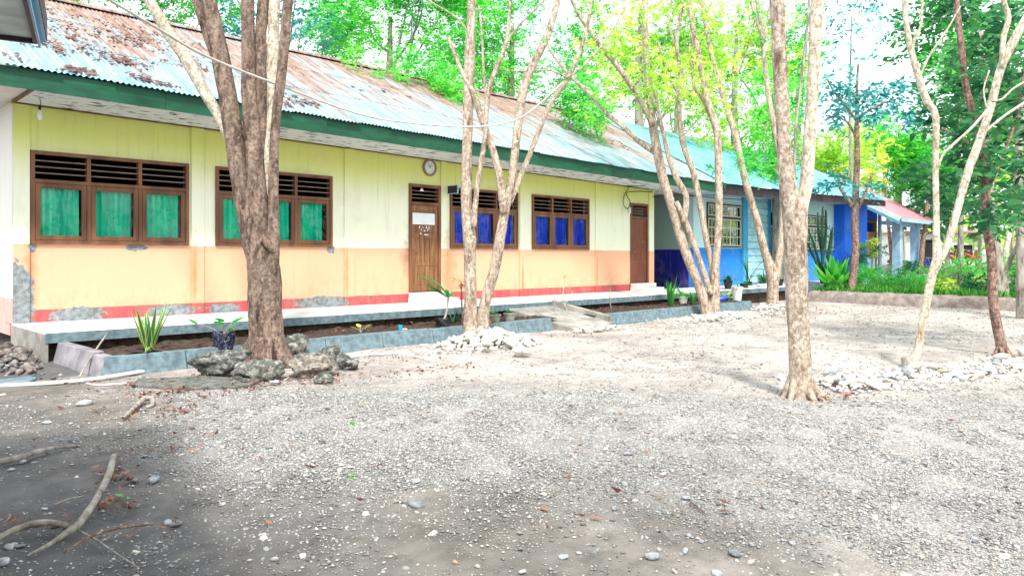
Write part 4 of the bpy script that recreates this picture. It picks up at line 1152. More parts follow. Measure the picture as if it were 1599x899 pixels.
# T2: two-trunked pale tree in the rubble heap
b = gnd(742, 535)
tree('pale_tree', b, 'pale mottled two-trunked tree rising from a heap of river stones beside the first door', M_BARKM, [
    [(735, 545, 28), (735, 515, 24), (735, 450, 21), (734, 400, 20), (733, 372, 22), (729, 334, 18), (728, 290, 18), (730, 200, 17), (733, 100, 18), (736, 30, 14), (737, -60, 11), (745, -160, 7)],
    [(752, 540, 24, .1), (754, 500, 22, .1), (759, 467, 18, .08), (772, 421, 18, .05), (781, 372, 17, 0), (788, 330, 15, 0), (797, 290, 14, 0), (806, 220, 14, .05), (816, 145, 14, .1), (833, 100, 13, .15), (853, 60, 12, .2), (867, 17, 10, .3), (885, -60, 8, .4)],
    [(787, 334, 12, -.05), (783, 300, 13, -.08), (779, 270, 12, -.1), (765, 220, 11, -.1), (752, 185, 10, -.1), (741, 150, 9, -.1), (720, 110, 7, 0), (700, 60, 5, .2)],
    [(796, 318, 9, .1), (808, 288, 8, .1), (833, 227, 8, .1), (857, 167, 8, .1), (887, 123, 7, .05), (908, 73, 6, 0), (918, 37, 5, 0), (925, -10, 4, 0)],
    [(740, 355, 9, -.12), (745, 293, 8, -.16), (757, 217, 8, -.2), (760, 167, 8, -.2), (767, 127, 7, -.2), (790, 67, 6, -.2), (797, 0, 5, -.2), (800, -60, 4, -.2)],
    [(790, 67, 4, -.2), (815, 35, 3, -.2), (847, 3, 3, -.2), (870, -30, 2, -.2)],
    [(760, 167, 4, -.2), (755, 110, 4, -.25), (752, 50, 3, -.3), (748, 10, 3, -.3)],
    [(738, 65, 4, .1), (715, 30, 3, .2), (668, 0, 3, .3), (640, -30, 2, .4)],
    [(887, 123, 4, .1), (860, 110, 3, .1), (820, 112, 3, .2), (780, 110, 2, .3)],
    [(884, 122, 4, .0), (910, 105, 3, .0), (948, 60, 3, .1), (978, 10, 2, .2)],
    ], 13.45, (L_BRIGHT, ([clump(812, 62, 13.6, .5, .3), clump(690, 70, 13.8, .5, .35), clump(880, 60, 13.5, .5, .5), clump(925, 175, 14.5, .28, .5), clump(760, -60, 13.5, .9, .7), clump(860, -90, 13.5, .9, .7), clump(640, 20, 13.8, .6, .3)], 500, .07), dict(seed=32, up=.5)),
    n=14, wob=.07, step=.09, flr=(.13, 6, .2, 1.5))

# T3: leaning cluster before the far planter
b = gnd(1108, 492)
tree('clustered_tree', b, 'cluster of slim leaning stems growing from one foot at the far planter kerb', M_BARKM, [
    [(1104, 495, 20), (1100, 470, 18), (1090, 442, 16), (1074, 402, 16), (1059, 355, 15), (1046, 312, 15), (1034, 271, 16), (1023, 217, 15), (1016, 167, 12), (1010, 100, 11), (1007, 50, 10), (1008, -10, 8), (1010, -70, 5)],
    [(1029, 243, 9, .1), (1000, 223, 9, .2), (975, 200, 8, .3), (950, 180, 7, .4), (925, 152, 7, .5), (897, 125, 6, .6), (872, 98, 5, .7), (850, 60, 3, .8)],
    [(1019, 195, 9, -.1), (1005, 165, 10, -.2), (990, 140, 10, -.3), (967, 107, 10, -.4), (943, 77, 9, -.5), (920, 47, 8, -.6), (900, 15, 6, -.7), (880, -30, 4, -.8)],
    [(1110, 460, 9, -.1), (1104, 439, 9, -.1), (1087, 390, 9, -.15), (1070, 345, 9, -.15), (1056, 315, 8, -.1)],
    [(1068, 348, 8, -.2), (1070, 335, 9, -.2), (1071, 305, 9, -.2), (1056, 277, 9, -.2), (1043, 240, 8, -.2), (1033, 195, 6, -.2), (1020, 130, 5, -.3)],
    [(1113, 440, 11, .1), (1111, 414, 10, .12), (1102, 371, 10, .15), (1093, 318, 10, .2), (1081, 265, 10, .2), (1067, 227, 9, .2), (1060, 167, 8, .2), (1063, 117, 7, .2), (1057, 67, 6, .2), (1067, 0, 5, .2)],
    [(1115, 495, 20), (1116, 450, 16), (1117, 415, 13), (1121, 374, 12), (1123, 302, 12), (1122, 267, 12), (1120, 207, 12), (1107, 167, 11), (1097, 117, 10), (1087, 67, 9), (1077, 10, 7), (1070, -60, 5)],
    [(1120, 207, 8, .1), (1100, 160, 6, .2), (1083, 130, 5, .2), (1080, 50, 5, .3), (1075, 0, 4, .3)],
    [(1058, 80, 5, .3), (1045, 40, 4, .3), (1050, -10, 3, .3)], [(1060, 150, 4), (1040, 110, 3), (1028, 70, 3), (1000, 45, 2)],
    ], 19.4, (L_YELLOW, ([clump(900 + R.uniform(0, 230), R.uniform(-30, 170), 19.4 + R.uniform(-1.5, 1.5), .55, 1) for i in range(30)], 210, .10), dict(seed=33, tw=.35, up=.5)),
    n=10, wob=.08, step=.14, flr=(.17, 6, .2, 1.4))

# T4
b = gnd(1207, 479)
tree('forked_tree', b, 'forked slim tree standing before the cyan boards of the blue building', M_BARKM, [
    [(1207, 482, 21), (1207, 450, 19), (1207, 430, 21), (1195, 395, 13), (1184, 350, 12), (1174, 318, 12), (1160, 267, 12), (1147, 207, 11), (1127, 143, 9), (1113, 93, 8), (1100, 27, 7), (1090, -40, 5)],
    [(1210, 440, 14, .1), (1217, 400, 12, .1), (1221, 365, 11, .15), (1222, 300, 10, .2), (1215, 230, 9, .3), (1200, 150, 8, .4), (1190, 60, 7, .5), (1180, -20, 5, .6)],
    [(1192, 60, 6, .5), (1180, 30, 5, .5), (1170, -10, 4, .5)], [(1190, 70, 5, .4), (1198, 40, 5, .4), (1203, 0, 4, .4)],
    [(1135, 165, 4), (1120, 140, 3), (1105, 135, 3)],
    ], 23.5, (L_BRIGHT, ([clump(1195, 262, 22.5, .45, .8), clump(1160, 250, 23, .3, .6), clump(1115, 265, 23, .22, .5), clump(1215, 60, 23.5, .8, .7), clump(1180, 130, 24, .7, .8), clump(1140, 40, 23.5, .9, 1), clump(1185, -20, 24, .9, 1), clump(1225, 150, 24, .6, .7)], 260, .11), dict(seed=34, up=.5)),
    n=10, wob=.08, step=.16, flr=(.15, 6, .2, 1.4))

# T5: the tall foreground tree on the right
b = gnd(1251, 620)
tree('tall_tree', b, 'tall scaly tree in the open yard, forking at head height, right of the middle', M_BARKM, [
    [(1252, 632, 48), (1252, 610, 42), (1250, 580, 37), (1248, 530, 33), (1245, 480, 35), (1244, 430, 36), (1242, 380, 37), (1240, 335, 40), (1232, 300, 28), (1226, 260, 24), (1223, 200, 23), (1218, 100, 23), (1214, 0, 24), (1210, -120, 21), (1195, -300, 15), (1170, -500, 9)],
    ], 8.2, (L_MID, ([clump(1100 + 110 * i, -420 - 70 * (i % 2), 8.2 + .5 * (i % 3), .7, .5) for i in range(5)], 260, .09), dict(seed=35)),
    n=22, wob=.05, step=.05, flr=(.15, 8, .24, 1.4), pale=[
    [(1247, 350, 26, .05), (1252, 320, 22, .07), (1259, 290, 20, .1), (1263, 230, 19, .1), (1268, 150, 18, .1), (1272, 80, 18, .1), (1277, 0, 20, .1), (1290, -130, 17, .2), (1320, -330, 11, .2)],  # pale bark colour stands in for the glare on this right fork
    ])
tree('sapling', gnd(1242, 500), 'thin bare sapling stem rising just behind the tall foreground tree', M_BARKG, [
    [(1239, 500, 5), (1240, 300, 5), (1243, 197, 5), (1250, 133, 5), (1260, 50, 4), (1265, -20, 4)]], 18.3, n=6, wob=.05, step=.2)

# T6
b = gnd(1328, 471)
tree('slim_tree', b, 'slim single-stemmed tree with a blue-green crown before the deep blue wall', M_BARKR, [
    [(1327, 474, 20), (1330, 450, 14), (1333, 425, 12), (1336, 382, 12), (1335, 346, 12), (1336, 300, 11), (1338, 260, 9), (1338, 200, 8), (1338, 150, 5), (1340, 100, 3)],
    [(1335, 330, 7), (1325, 312, 6), (1313, 295, 5), (1308, 270, 3)], [(1337, 330, 7), (1346, 312, 5), (1354, 295, 4), (1362, 270, 3)],
    [(1338, 190, 4), (1320, 165, 4), (1300, 140, 3), (1288, 115, 2)], [(1338, 185, 4), (1370, 165, 3), (1400, 155, 2)], [(1338, 220, 4), (1322, 190, 3), (1290, 180, 2)],
    ], 26.2, (L_TEAL, ([clump(1288 + 16 * i, 160 + 24 * math.sin(i * 1.7), 26 + .9 * math.sin(i * 2.1), (.5, .6, .4), .9) for i in range(10)] + [clump(1292, 290, 25.6, .3, .5), clump(1312, 278, 25.6, .3, .5), clump(1355, 295, 25.6, .25, .4), clump(1298, 105, 26, .35, .3), clump(1348, 140, 26, .4, .5), clump(1300, 120, 26, .3, .3), clump(1320, 60, 26, .4, .25), clump(1348, 95, 26, .3, .2)], 150, .27), dict(seed=36, aspect=2.8, leaves_per_twig=8, droop=.2)),
    n=9, wob=.08, step=.16, flr=(.14, 5, .2, 1.4))

# T7: pale forked tree with a sawn stump at its foot
b = gnd(1424, 578)
tree('sawn_tree', b, 'pale leaning forked tree with a sawn-off stump at its foot behind the stone row', M_BARKP, [
    [(1424, 584, 20), (1427, 566, 17), (1434, 544, 13), (1438, 512, 11), (1443, 492, 12), (1453, 440, 12), (1460, 415, 13), (1464, 400, 14), (1462, 370, 10), (1462, 333, 9), (1461, 260, 9), (1461, 183, 10), (1447, 158, 11), (1433, 117, 10), (1420, 67, 9), (1413, 17, 8), (1408, -60, 6)],
    [(1459, 425, 10, .05), (1468, 405, 11, .05), (1478, 387, 11, .05), (1488, 353, 11, .05), (1500, 309, 11, .05), (1514, 260, 12, .05), (1527, 227, 12, .05), (1547, 167, 12, .05), (1563, 107, 12, .05), (1580, 70, 13, .05), (1599, 35, 12, .05), (1640, -40, 10, .05), (1680, -140, 6)],
    [(1564, 105, 7), (1567, 60, 8), (1575, 28, 8), (1567, 0, 7), (1560, -60, 5)],
    [(1541, 172, 4, -.1), (1520, 197, 4, -.2), (1495, 220, 4, -.3), (1472, 242, 4, -.4), (1466, 262, 3, -.4)],
    [(1530, 215, 4), (1545, 200, 4, .1), (1570, 180, 4, .2), (1600, 160, 4, .3), (1640, 130, 3, .3)],
    [(1550, 158, 4), (1565, 155, 3), (1580, 140, 3), (1605, 125, 3)], [(1435, 125, 4), (1450, 90, 3), (1480, 45, 3), (1500, 10, 2)], [(1541, 170, 3), (1536, 140, 2), (1545, 110, 2)],
    [(1428, 95, 4), (1425, 70, 6), (1438, 40, 4), (1440, -20, 4)],
    ], 10.25, None, n=12, wob=.07, step=.07, flr=(.10, 6, .12, 1.3))
st = gnd(1416, 578)
m = MB(); P2, r2 = spline([st + Vector((.0, 0, -.05)), st + Vector((0, 0, .06)), st + Vector((-.005, 0, .13)), st + Vector((-.01, .01, .185))], [.085, .072, .066, .06], .03)
m.tube(P2, r2, 14, True, .08)
tag(m.build('stump', M_BARKG, None, st, smooth=False), 'short sawn grey stump hugging the foot of the pale leaning tree', 'stump')

# T8 and the dark big-leaved crown
b = gnd(1565, 557)
tree('reddish_tree', b, 'slim reddish tree with hanging dark broad leaves near the right edge', M_BARKR, [
    [(1565, 562, 19), (1564, 540, 16), (1558, 512, 15), (1551, 469, 15), (1550, 440, 15), (1549, 407, 14), (1544, 370, 14), (1540, 346, 13), (1539, 309, 13), (1537, 260, 12), (1525, 200, 11), (1508, 133, 10), (1500, 60, 9), (1490, -30, 7)],
    [(1539, 309, 6), (1550, 280, 5), (1572, 230, 5, .2), (1590, 170, 4, .4), (1600, 90, 3, .5)], [(1530, 235, 5), (1500, 215, 4, .2), (1470, 200, 4, .4)],
    ], 11.7, (L_DARK, ([clump(R.uniform(1455, 1660), R.uniform(-60, 335), 12.5 + R.uniform(-.9, 1.6), .42, 1) for i in range(58)] + [clump(1545, 320, 11.4, .25, 1), clump(1560, 260, 11.3, .3, 1), clump(1500, 270, 11.6, .25, .7), clump(1580, 330, 11.5, .25, 1), clump(1525, 210, 11.4, .3, 1), clump(1505, 120, 11.4, .3, 1)] + [clump(1500, 300, 12.6, .3, .8), clump(1475, 180, 12.6, .3, .8)], 58, .21), dict(seed=37, aspect=2.6, leaves_per_twig=7, tw=.3, droop=.25, up=.2)),
    n=12, wob=.06, step=.08, flr=(.10, 6, .15, 1.4))
b = gnd(1562, 482)
tree('thick_tree', b, 'thick grey rough-barked trunk right behind the slim reddish tree', M_BARKG, [
    [(1563, 488, 38), (1562, 470, 30), (1560, 440, 25), (1557, 415, 21), (1553, 385, 17), (1550, 350, 15), (1546, 300, 13), (1540, 200, 12), (1530, 50, 9)]],
    22.8, (L_MID, ([clump(R.uniform(1450, 1620), R.uniform(60, 330), 23 + R.uniform(-.8, 2), .8, 1) for i in range(22)], 130, .24), dict(seed=38, leaves_per_twig=9, aspect=2.4)), n=12, wob=.08, step=.16)
b = gnd(1597, 497)
tree('edge_tree', b, 'grey trunk cut by the right edge of the photo', M_BARKG, [
    [(1597, 500, 20), (1595, 440, 15), (1594, 380, 14), (1592, 320, 13), (1590, 250, 12), (1600, 120, 9)], [(1593, 380, 8, .2), (1580, 400, 7, .3), (1572, 422, 7, .4)]], 18.8,
    (L_BRIGHT, ([clump(1590 + R.uniform(-30, 60), R.uniform(200, 330), 19 + R.uniform(-.5, 1), .6, 1) for i in range(7)], 120, .16), dict(seed=39, leaves_per_twig=9)), n=10, wob=.08, step=.16)

# trees behind the school and beyond
def bgtree(px, Z, top, crowns, mat, label, seed, per, size, bark_=None, lean=0, tw=.6, aspect=2.2, name='background_tree', w=.3, lpt=14, up=.35):
    k = (px - 799.5) / FPX; b = Vector((Z * (CF + k * SF), Z * (SF - k * CF), 0))
    t = root(name, b, label, 'tree', 'trees behind the school')
    mb = MB(); tp = b + Vector((lean, lean * .3, top))
    P2, r2 = spline([b - Vector((0, 0, .2)), b + Vector((lean * .2, 0, top * .3)), b + Vector((lean * .6, .1, top * .65)), tp], [w, w * .75, w * .55, w * .2], .5)
    mb.tube(P2, r2, 9, True, .07)
    cl_ = [clump(*c) for c in crowns]
    rg = random.Random(seed)
    for c in cl_[::4]:
        s0 = P2[int(len(P2) * rg.uniform(.4, .85))]; e_ = Vector(c[0]); mid = s0.lerp(e_, .5) + Vector((rg.uniform(-.4, .4), rg.uniform(-.4, .4), -.3))
        Q, q2 = spline([s0, mid, e_], [w * .18, w * .12, w * .04], .5); mb.tube(Q, q2, 6, True, .05)
    mb.build('trunk', bark_ or M_BARKG, t, smooth=True)
    put_foliage('crown', mat, t, cl_, per * 2.1, size * 1.05, tw=tw, aspect=aspect, seed=seed, leaves_per_twig=lpt, up=up)
    return t
def spread(x0, x1, y0, y1, Z, r_, n_, seed, d=1.0, dZ=2.0):
    rg = random.Random(seed)
    return [(rg.uniform(x0, x1), rg.uniform(y0, y1), Z + rg.uniform(-dZ, dZ), r_ * rg.uniform(.7, 1.25), d * rg.uniform(.5, 1.2)) for _ in range(n_)]
bgtree(200, 25, 9, spread(60, 330, -120, 20, 25, .95, 22, 1, 1.2), L_MID, 'dark green feathery tree above the left end of the rusty roof', 101, 420, .14)
bgtree(430, 27, 11, spread(320, 520, -110, 55, 27, .9, 14, 2, .7), L_TEAL, 'blue-green sparse tree behind the roof between the stems of the big tree', 102, 330, .17)
bgtree(610, 26, 10, spread(520, 720, -100, 95, 26, 1.0, 30, 3, 1.15), L_BRIGHT, 'bright green feathery tree over the middle of the rusty roof', 103, 420, .13)
bgtree(800, 27, 10, spread(700, 920, -60, 150, 27, 1.0, 30, 4, 1.05), L_BRIGHT, 'bright green tree behind the ridge beside the pale two-trunked tree', 104, 420, .13)
bgtree(690, 24, 6, [(700, 130, 21.5, .55, 1), (715, 145, 21.3, .45, 1), (680, 120, 21.8, .5, .8), (560, 110, 20.5, .7, .5), (600, 125, 20.6, .5, .5), (640, 110, 21, .6, .5)], L_BRIGHT, 'low leafy branch resting over the roof ridge', 105, 420, .12)
bgtree(910, 26, 7, [(915, 170, 23.5, .6, 1), (895, 160, 23.5, .5, 1), (930, 180, 23, .4, .8), (900, 135, 23.5, .6, .7)], L_BRIGHT, 'green branches hanging over the ridge behind the clustered stems', 106, 420, .13)
bgtree(1000, 31, 12, spread(920, 1110, -60, 170, 31, 1.15, 26, 5, .85), L_YELLOW, 'yellow-green sunlit tree behind the clustered stems', 107, 400, .15)
bgtree(1150, 34, 12, spread(1080, 1240, -40, 225, 34, 1.2, 26, 6, .85), L_YELLOW, 'yellow-green tree behind the cyan roof', 108, 380, .16)
bgtree(1060, 37, 12, spread(960, 1200, 60, 190, 37, 1.2, 18, 7, .9), L_MID, 'mid green tree far behind the cyan roof', 109, 330, .2)
bgtree(1215, 30, 10, spread(1180, 1250, 130, 260, 30, .9, 12, 8, .9), L_BRIGHT, 'green tree glimpsed behind the tall foreground tree', 110, 300, .17)
bgtree(1310, 47, 10, spread(1270, 1360, 215, 290, 46, 1.4, 16, 9, 1.1), L_YELLOW, 'yellow-green feathery tree beyond the far end of the cyan roof', 111, 420, .2)
bgtree(1405, 52, 11, spread(1350, 1470, 195, 300, 51, 1.5, 24, 10, 1.15), L_BRIGHT, 'light green feathery tree above the pink porch roof', 112, 420, .22, w=.35)
bgtree(1480, 44, 9, spread(1425, 1520, 260, 345, 43, 1.0, 14, 11, 1.0), L_MID, 'mid green tree right of the pink porch', 113, 300, .24, w=.12)
bgtree(1590, 40, 11, spread(1520, 1690, 120, 330, 40, 1.7, 26, 12, 1.1), L_MID, 'leafy tree filling the right edge behind the grey trunks', 114, 330, .26, w=.15)
bgtree(1330, 38, 14, spread(1280, 1420, -40, 50, 36, .9, 10, 13, .5), L_TEAL, 'sparse blue-green twigs against the white sky above the slim tree', 115, 170, .2, w=.12)
bgtree(1500, 30, 12, spread(1420, 1600, -40, 120, 29, 1.1, 16, 14, .6), L_MID, 'mid green tree behind the pale forked tree', 116, 260, .26, lpt=9, w=.12)
bgtree(1520, 57, 5, [(1490, 375, 56, 1.1, .7), (1515, 362, 57, 1.2, .8), (1535, 375, 56, 1.0, .7), (1505, 345, 58, 1.2, .6), (1560, 360, 57, 1.3, .8), (1475, 360, 57, 1.2, .6)], L_YELLOW, 'sunlit yellow tree behind the parked motorbikes', 118, 260, .3, w=.12)
bgtree(1248, 38, 12, spread(1235, 1265, 20, 140, 36, .8, 6, 15, .8), L_BRIGHT, 'green leaves seen in the fork of the tall foreground tree', 117, 260, .2)
# far belt and the slim stems in the sunlit gap
for i, (px_, y1, y2, Z_, w_, m_) in enumerate([(1530, 355, 425, 44, 7, M_BARKP), (1497, 350, 415, 46, 4, M_BARKR), (1441, 345, 415, 40, 8, M_BARKR), (1390, 330, 425, 48, 6, M_BARKR), (1478, 395, 425, 42, 6, M_BARKM), (1572, 350, 420, 36, 9, M_BARKP), (1583, 370, 425, 38, 7, M_BARKM), (1512, 330, 415, 60, 5, M_BARKG)]):
    lab = ['pale orange pole-like trunk left of the thick grey trunk', 'thin dark leaning stem in the bright gap', 'dark leaning trunk beside the porch pillar', 'reddish stem seen through the porch', 'short pale stem behind the forked pale tree',
           'sunlit yellowish trunk leaning right of the thick grey trunk', 'brown trunk among the shrubs right of the thick grey trunk', 'very thin far stem behind the motorbikes'][i]
    dx = [0, 9, 10, -10, 0, 14, -6, 3][i]
    b = atZ(px_, 402, Z_); b.z = 0
    t = root('slender_trunk', b, lab, 'tree', 'slender trunks in the bright gap'); mb = MB()
    yb = HOR + EYE * FPX / Z_
    limb(mb, [(px_ - dx * .6, yb, w_ * 1.3), (px_, (y1 + y2) / 2, w_), (px_ + dx * .5, y1, w_ * .8), (px_ + dx, y1 - 70, w_ * .5)], Z_, 8, .06, .4)
    mb.build('trunk', m_, t, smooth=True)
    put_foliage('crown', L_YELLOW if i % 2 else L_MID, t, [clump(px_ + dx + R.uniform(-25, 25), y1 - 70 + R.uniform(-25, 15), Z_ + R.uniform(-1, 1), .9, .6) for _ in range(5)], 150, .22, seed=200 + i)

# distant tree belt closing the view, all round
rg = random.Random(77); cl_ = []
for i in range(110):
    a = rg.uniform(rad(-22), rad(90)); r_ = rg.uniform(75, 110)
    cl_.append(((math.cos(a) * r_, math.sin(a) * r_, rg.uniform(1.2, 6.5)), rg.uniform(2.2, 4.0), rg.uniform(.7, 1.3)))
V, F, T = foliage(cl_, 330, .7, tw=1.8, seed=9)
fw = put('distant_trees', meshdata('distant_trees', V, F, L_YELLOW, False, T)); fw['kind'] = 'stuff'

# trees on the open side of the yard, behind the camera (seen mirrored in the panes)
for i, (x_, y_) in enumerate([(9, -9), (14, -7), (20, -10), (27, -6), (5, -13)]):
    t = root('yard_tree', (x_, y_, 0), ['leafy tree across the yard opposite the first window', 'leafy tree across the yard opposite the second window', 'leafy tree across the yard opposite the first door', 'leafy tree across the yard opposite the blue windows', 'leafy tree at the far corner of the yard'][i], 'tree', 'trees across the yard')
    mb = MB(); P2, r2 = spline([(x_, y_, -.1), (x_ + .1, y_, 2.2), (x_ - .1, y_ + .2, 4.5), (x_, y_, 6.5)], [.22, .16, .12, .05], .4); mb.tube(P2, r2, 10, True, .06); mb.build('trunk', M_BARKM, t, smooth=True)
    put_foliage('crown', L_BRIGHT, t, [((x_ + R.gauss(0, 1.3), y_ + R.gauss(0, 1.3), R.uniform(2.2, 7)), 1.0, 1) for _ in range(16)], 200, .2, seed=300 + i, leaves_per_twig=10)

for i, (x_, y_) in enumerate([(31, .5), (38, -3), (46, 1.5), (55, -4), (42, -10), (29, -5)]):  # unseen trees added so the panes mirror dark foliage instead of sky
    t = root('yard_tree', (x_, y_, 0), ['leafy tree just right of the stone row', 'second leafy tree right of the yard', 'leafy tree opposite the porch', 'leafy tree far right beyond the porch', 'leafy tree at the far right back of the yard', 'leafy tree right of the yard near the stone row'][i], 'tree', 'trees across the yard')
    mb = MB(); P2, r2 = spline([(x_, y_, -.1), (x_ + .1, y_, 2.2), (x_ - .1, y_ + .2, 4.5), (x_, y_, 6.5)], [.22, .16, .12, .05], .4); mb.tube(P2, r2, 10, True, .06); mb.build('trunk', M_BARKM, t, smooth=True)
    put_foliage('crown', L_MID, t, [((x_ + R.gauss(0, 1.2), y_ + R.gauss(0, 1.1), R.uniform(.8, 7)), 1.0, 1) for _ in range(20)], 200, .22, seed=340 + i, leaves_per_twig=10)
t = root('shade_tree', (-2.2, -2.6, 0), 'leafy tree beside the camera shading the near corner of the yard', 'tree')  # out-of-view tree added to put shade on the near ground
mb = MB(); P2, r2 = spline([(-2.2, -2.6, -.1), (-2.0, -2.5, 1.8), (-1.4, -2.0, 4.0), (-.6, -1.5, 6.2)], [.2, .16, .12, .05], .3); mb.tube(P2, r2, 10, True, .06)
for q_ in ((.8, -.4, 6.2), (-1.2, .3, 6.0), (1.5, -1.8, 6.4), (-.4, 1.0, 6.3)):
    Q, q2 = spline([P2[-8], P2[-8].lerp(Vector(q_), .5) + Vector((0, 0, .3)), Vector(q_)], [.07, .05, .02], .3); mb.tube(Q, q2, 7, True, .06)
mb.build('trunk', M_BARKM, t, smooth=True)
put_foliage('crown', L_MID, t, [((-.6 + R.uniform(-2.2, 2.9), -.9 + R.uniform(-1.7, 2.1), R.uniform(5.6, 7.2)), .8, 1) for _ in range(13)], 110, .15, seed=401, leaves_per_twig=10)

# ================================================================== ROCKS AND STONE HEAPS
def boulder(px, py, w, h, dp, seed, label, z=0.0, Z=None, mat=M_BOULD):
    w, h, dp = w * 1.02, h * .92, dp * 1.0
    p_ = gnd(px, py) if Z is None else atZ(px, 402, Z); p_.z = 0
    bm = bmesh.new(); bmesh.ops.create_icosphere(bm, subdivisions=4, radius=.5)
    from mathutils import noise as mn
    rg = random.Random(seed); off = Vector((rg.uniform(0, 50), rg.uniform(0, 50), rg.uniform(0, 50)))
    cuts = [(Vector((rg.gauss(0, 1), rg.gauss(0, 1), rg.gauss(0, .6))).normalized(), rg.uniform(.28, .42)) for _ in range(9)]
    for v in bm.verts:
        for nr, dd in cuts:
            e = v.co.dot(nr) - dd
            if e > 0: v.co -= nr * e * .97
        v.co += v.co.normalized() * (mn.noise(v.co * 2.6 + off) * .16 - abs(mn.noise(v.co * 6 + off)) * .13 + mn.noise(v.co * 15 + off) * .05 - abs(mn.noise(v.co * 28 + off)) * .03)
        v.co = Vector((v.co.x * w, v.co.y * dp, v.co.z * h))
    me = bpy.data.meshes.new('rock'); bm.to_mesh(me); bm.free(); me.materials.append(mat)
    me.polygons.foreach_set('use_smooth', np.ones(len(me.polygons), dtype=bool))
    o = put('rock', me, None, (p_.x, p_.y, h * .40 + z)); o.rotation_euler = (0, 0, PHI - rad(90) + rg.uniform(-.3, .3))
    return tag(o, label, 'rock', 'rocks round the foot of the big tree')
boulder(345, 586, .86, .46, .6, 1, 'large brownish rock, leftmost beside the blue-grey kerb', .02)
boulder(402, 592, .72, .36, .5, 2, 'low greenish rock with a dark hollow directly before the big trunk')
boulder(487, 588, .80, .38, .55, 3, 'broad pale tan slab-like rock right of the big trunk', mat=M_BOULT)
boulder(522, 572, .50, .36, .4, 14, 'dark mossy rock at the right end of the ring round the big trunk')
boulder(465, 560, .5, .44, .4, 5, 'rough knobbly grey rock touching the right side of the big trunk', .03)
boulder(385, 566, .36, .36, .3, 6, 'small grey rock tucked left of the big trunk', .04)
boulder(432, 572, .24, .44, .22, 7, 'small white rock lodged against the front of the big trunk', .04, mat=M_RIVER)
boulder(540, 578, .45, .22, .35, 8, 'low flat greenish rock beside the pale tan rock')
boulder(330, 566, .42, .30, .3, 21, 'brown-grey rock leaning on the kerb behind the leftmost rock', .04)
boulder(505, 598, .30, .16, .22, 22, 'small dark wedge rock at the foot of the pale tan rock')
boulder(372, 600, .26, .14, .2, 23, 'small rounded mossy rock between the leftmost rock and the greenish rock')
boulder(430, 600, .16, .07, .12, 9, 'small flat grey stone lying before the greenish rock', mat=M_COOL)

def heap(name, label, cx, cy, rx, ry, h, n_, smin, smax, meshes=STONES, ring=None, seed=1, cat='stone heap', tone=.8):
    t = root(name, (cx, cy, 0), label, cat, None); rg = random.Random(seed)
    for i in range(n_):
        a = rg.uniform(0, 6.28); r_ = rg.uniform(0, 1) ** .5
        x_, y_ = cx + math.cos(a) * r_ * rx, cy + math.sin(a) * r_ * ry
        s = rg.uniform(smin, smax) * (1.15 - .5 * r_)
        z_ = h * (1 - r_ ** 1.6) * rg.uniform(.6, 1.05) + s * .2
        stone(t, (x_, y_, z_), s, meshes)
    sp2 = []
    for i in range(n_ * 3):
        a = rg.uniform(0, 6.28); r_ = abs(rg.gauss(0, .65)); sp2.append((cx + math.cos(a) * r_ * rx * 1.15, cy + math.sin(a) * r_ * ry * 1.15, max(.0, h * .85 * (1 - r_ ** 1.6)) * rg.uniform(.5, 1) + .01))
    small_stones(t, sp2, smin * .45, smin * 1.1, seed, tone)
    return t
def small_stones(parent, pts_, smin, smax, seed, tone=.8):
    rg = np.random.RandomState(seed); ico = bmesh.new(); bmesh.ops.create_icosphere(ico, subdivisions=1, radius=.5)
    iv = np.array([v.co[:] for v in ico.verts]); fi = np.array([[v.index for v in f.verts] for f in ico.faces]); ico.free()
    n_ = len(pts_); P_ = np.array([tuple(p_) for p_ in pts_]); S = rg.uniform(smin, smax, (n_, 1, 1)); A = rg.uniform(0, 6.28, n_)
    v = iv[None] * (1 + rg.uniform(-.18, .18, (n_, len(iv), 1))) * np.stack([rg.uniform(.8, 1.4, n_), np.ones(n_), rg.uniform(.45, .8, n_)], 1)[:, None, :] * S
    x = v[:, :, 0] * np.cos(A)[:, None] - v[:, :, 1] * np.sin(A)[:, None]; y = v[:, :, 0] * np.sin(A)[:, None] + v[:, :, 1] * np.cos(A)[:, None]
    V = (np.stack([x, y, v[:, :, 2]], -1) + P_[:, None, :]).reshape(-1, 3); F = (fi[None] + (np.arange(n_) * len(iv))[:, None, None]).reshape(-1, 3)
    T = np.clip(rg.normal(tone, .15, n_), 0, .9).repeat(len(fi))
    o = put('small_stones', meshdata('small_stones', V - np.array(ORG[parent.name]), F, M_GRAVEL, True, T), parent); o['kind'] = 'stuff'; return o
c = gnd(745, 538)
h1 = heap('stone_heap', 'heap of pale river stones round the foot of the two-trunked pale tree', c.x + .1, c.y - .2, 1.15, .72, .20, 280, .06, .19, seed=3)
for (x_, y_, s, z_) in [(783, 520, .36, .10), (798, 532, .28, .07), (812, 542, .24, .05), (733, 528, .24, .16), (712, 530, .22, .10), (696, 533, .17, .05), (760, 537, .2, .12), (757, 520, .2, .16)]:
    p_ = gnd(x_, y_, .15); p_.z = z_ + .05; stone(h1, p_, s, tilt=.25)
c = gnd(1120, 497)
heap('stone_heap', 'low spread of small pale stones before the clustered leaning stems', c.x, c.y - .1, 1.6, .7, .10, 190, .07, .16, seed=4)
c = gnd(1205, 482)
heap('stone_heap', 'scattered white stones round the foot of the forked slim tree', c.x, c.y, 1.1, .8, .08, 60, .08, .18, seed=5)
c = gnd(30, 548)
heap('stone_heap', 'dark rubble heap against the left end of the walkway', 2.3, 12.2, .42, 1.1, .30, 130, .08, .2, STONES_D, seed=6, tone=.2)
c = gnd(930, 516)
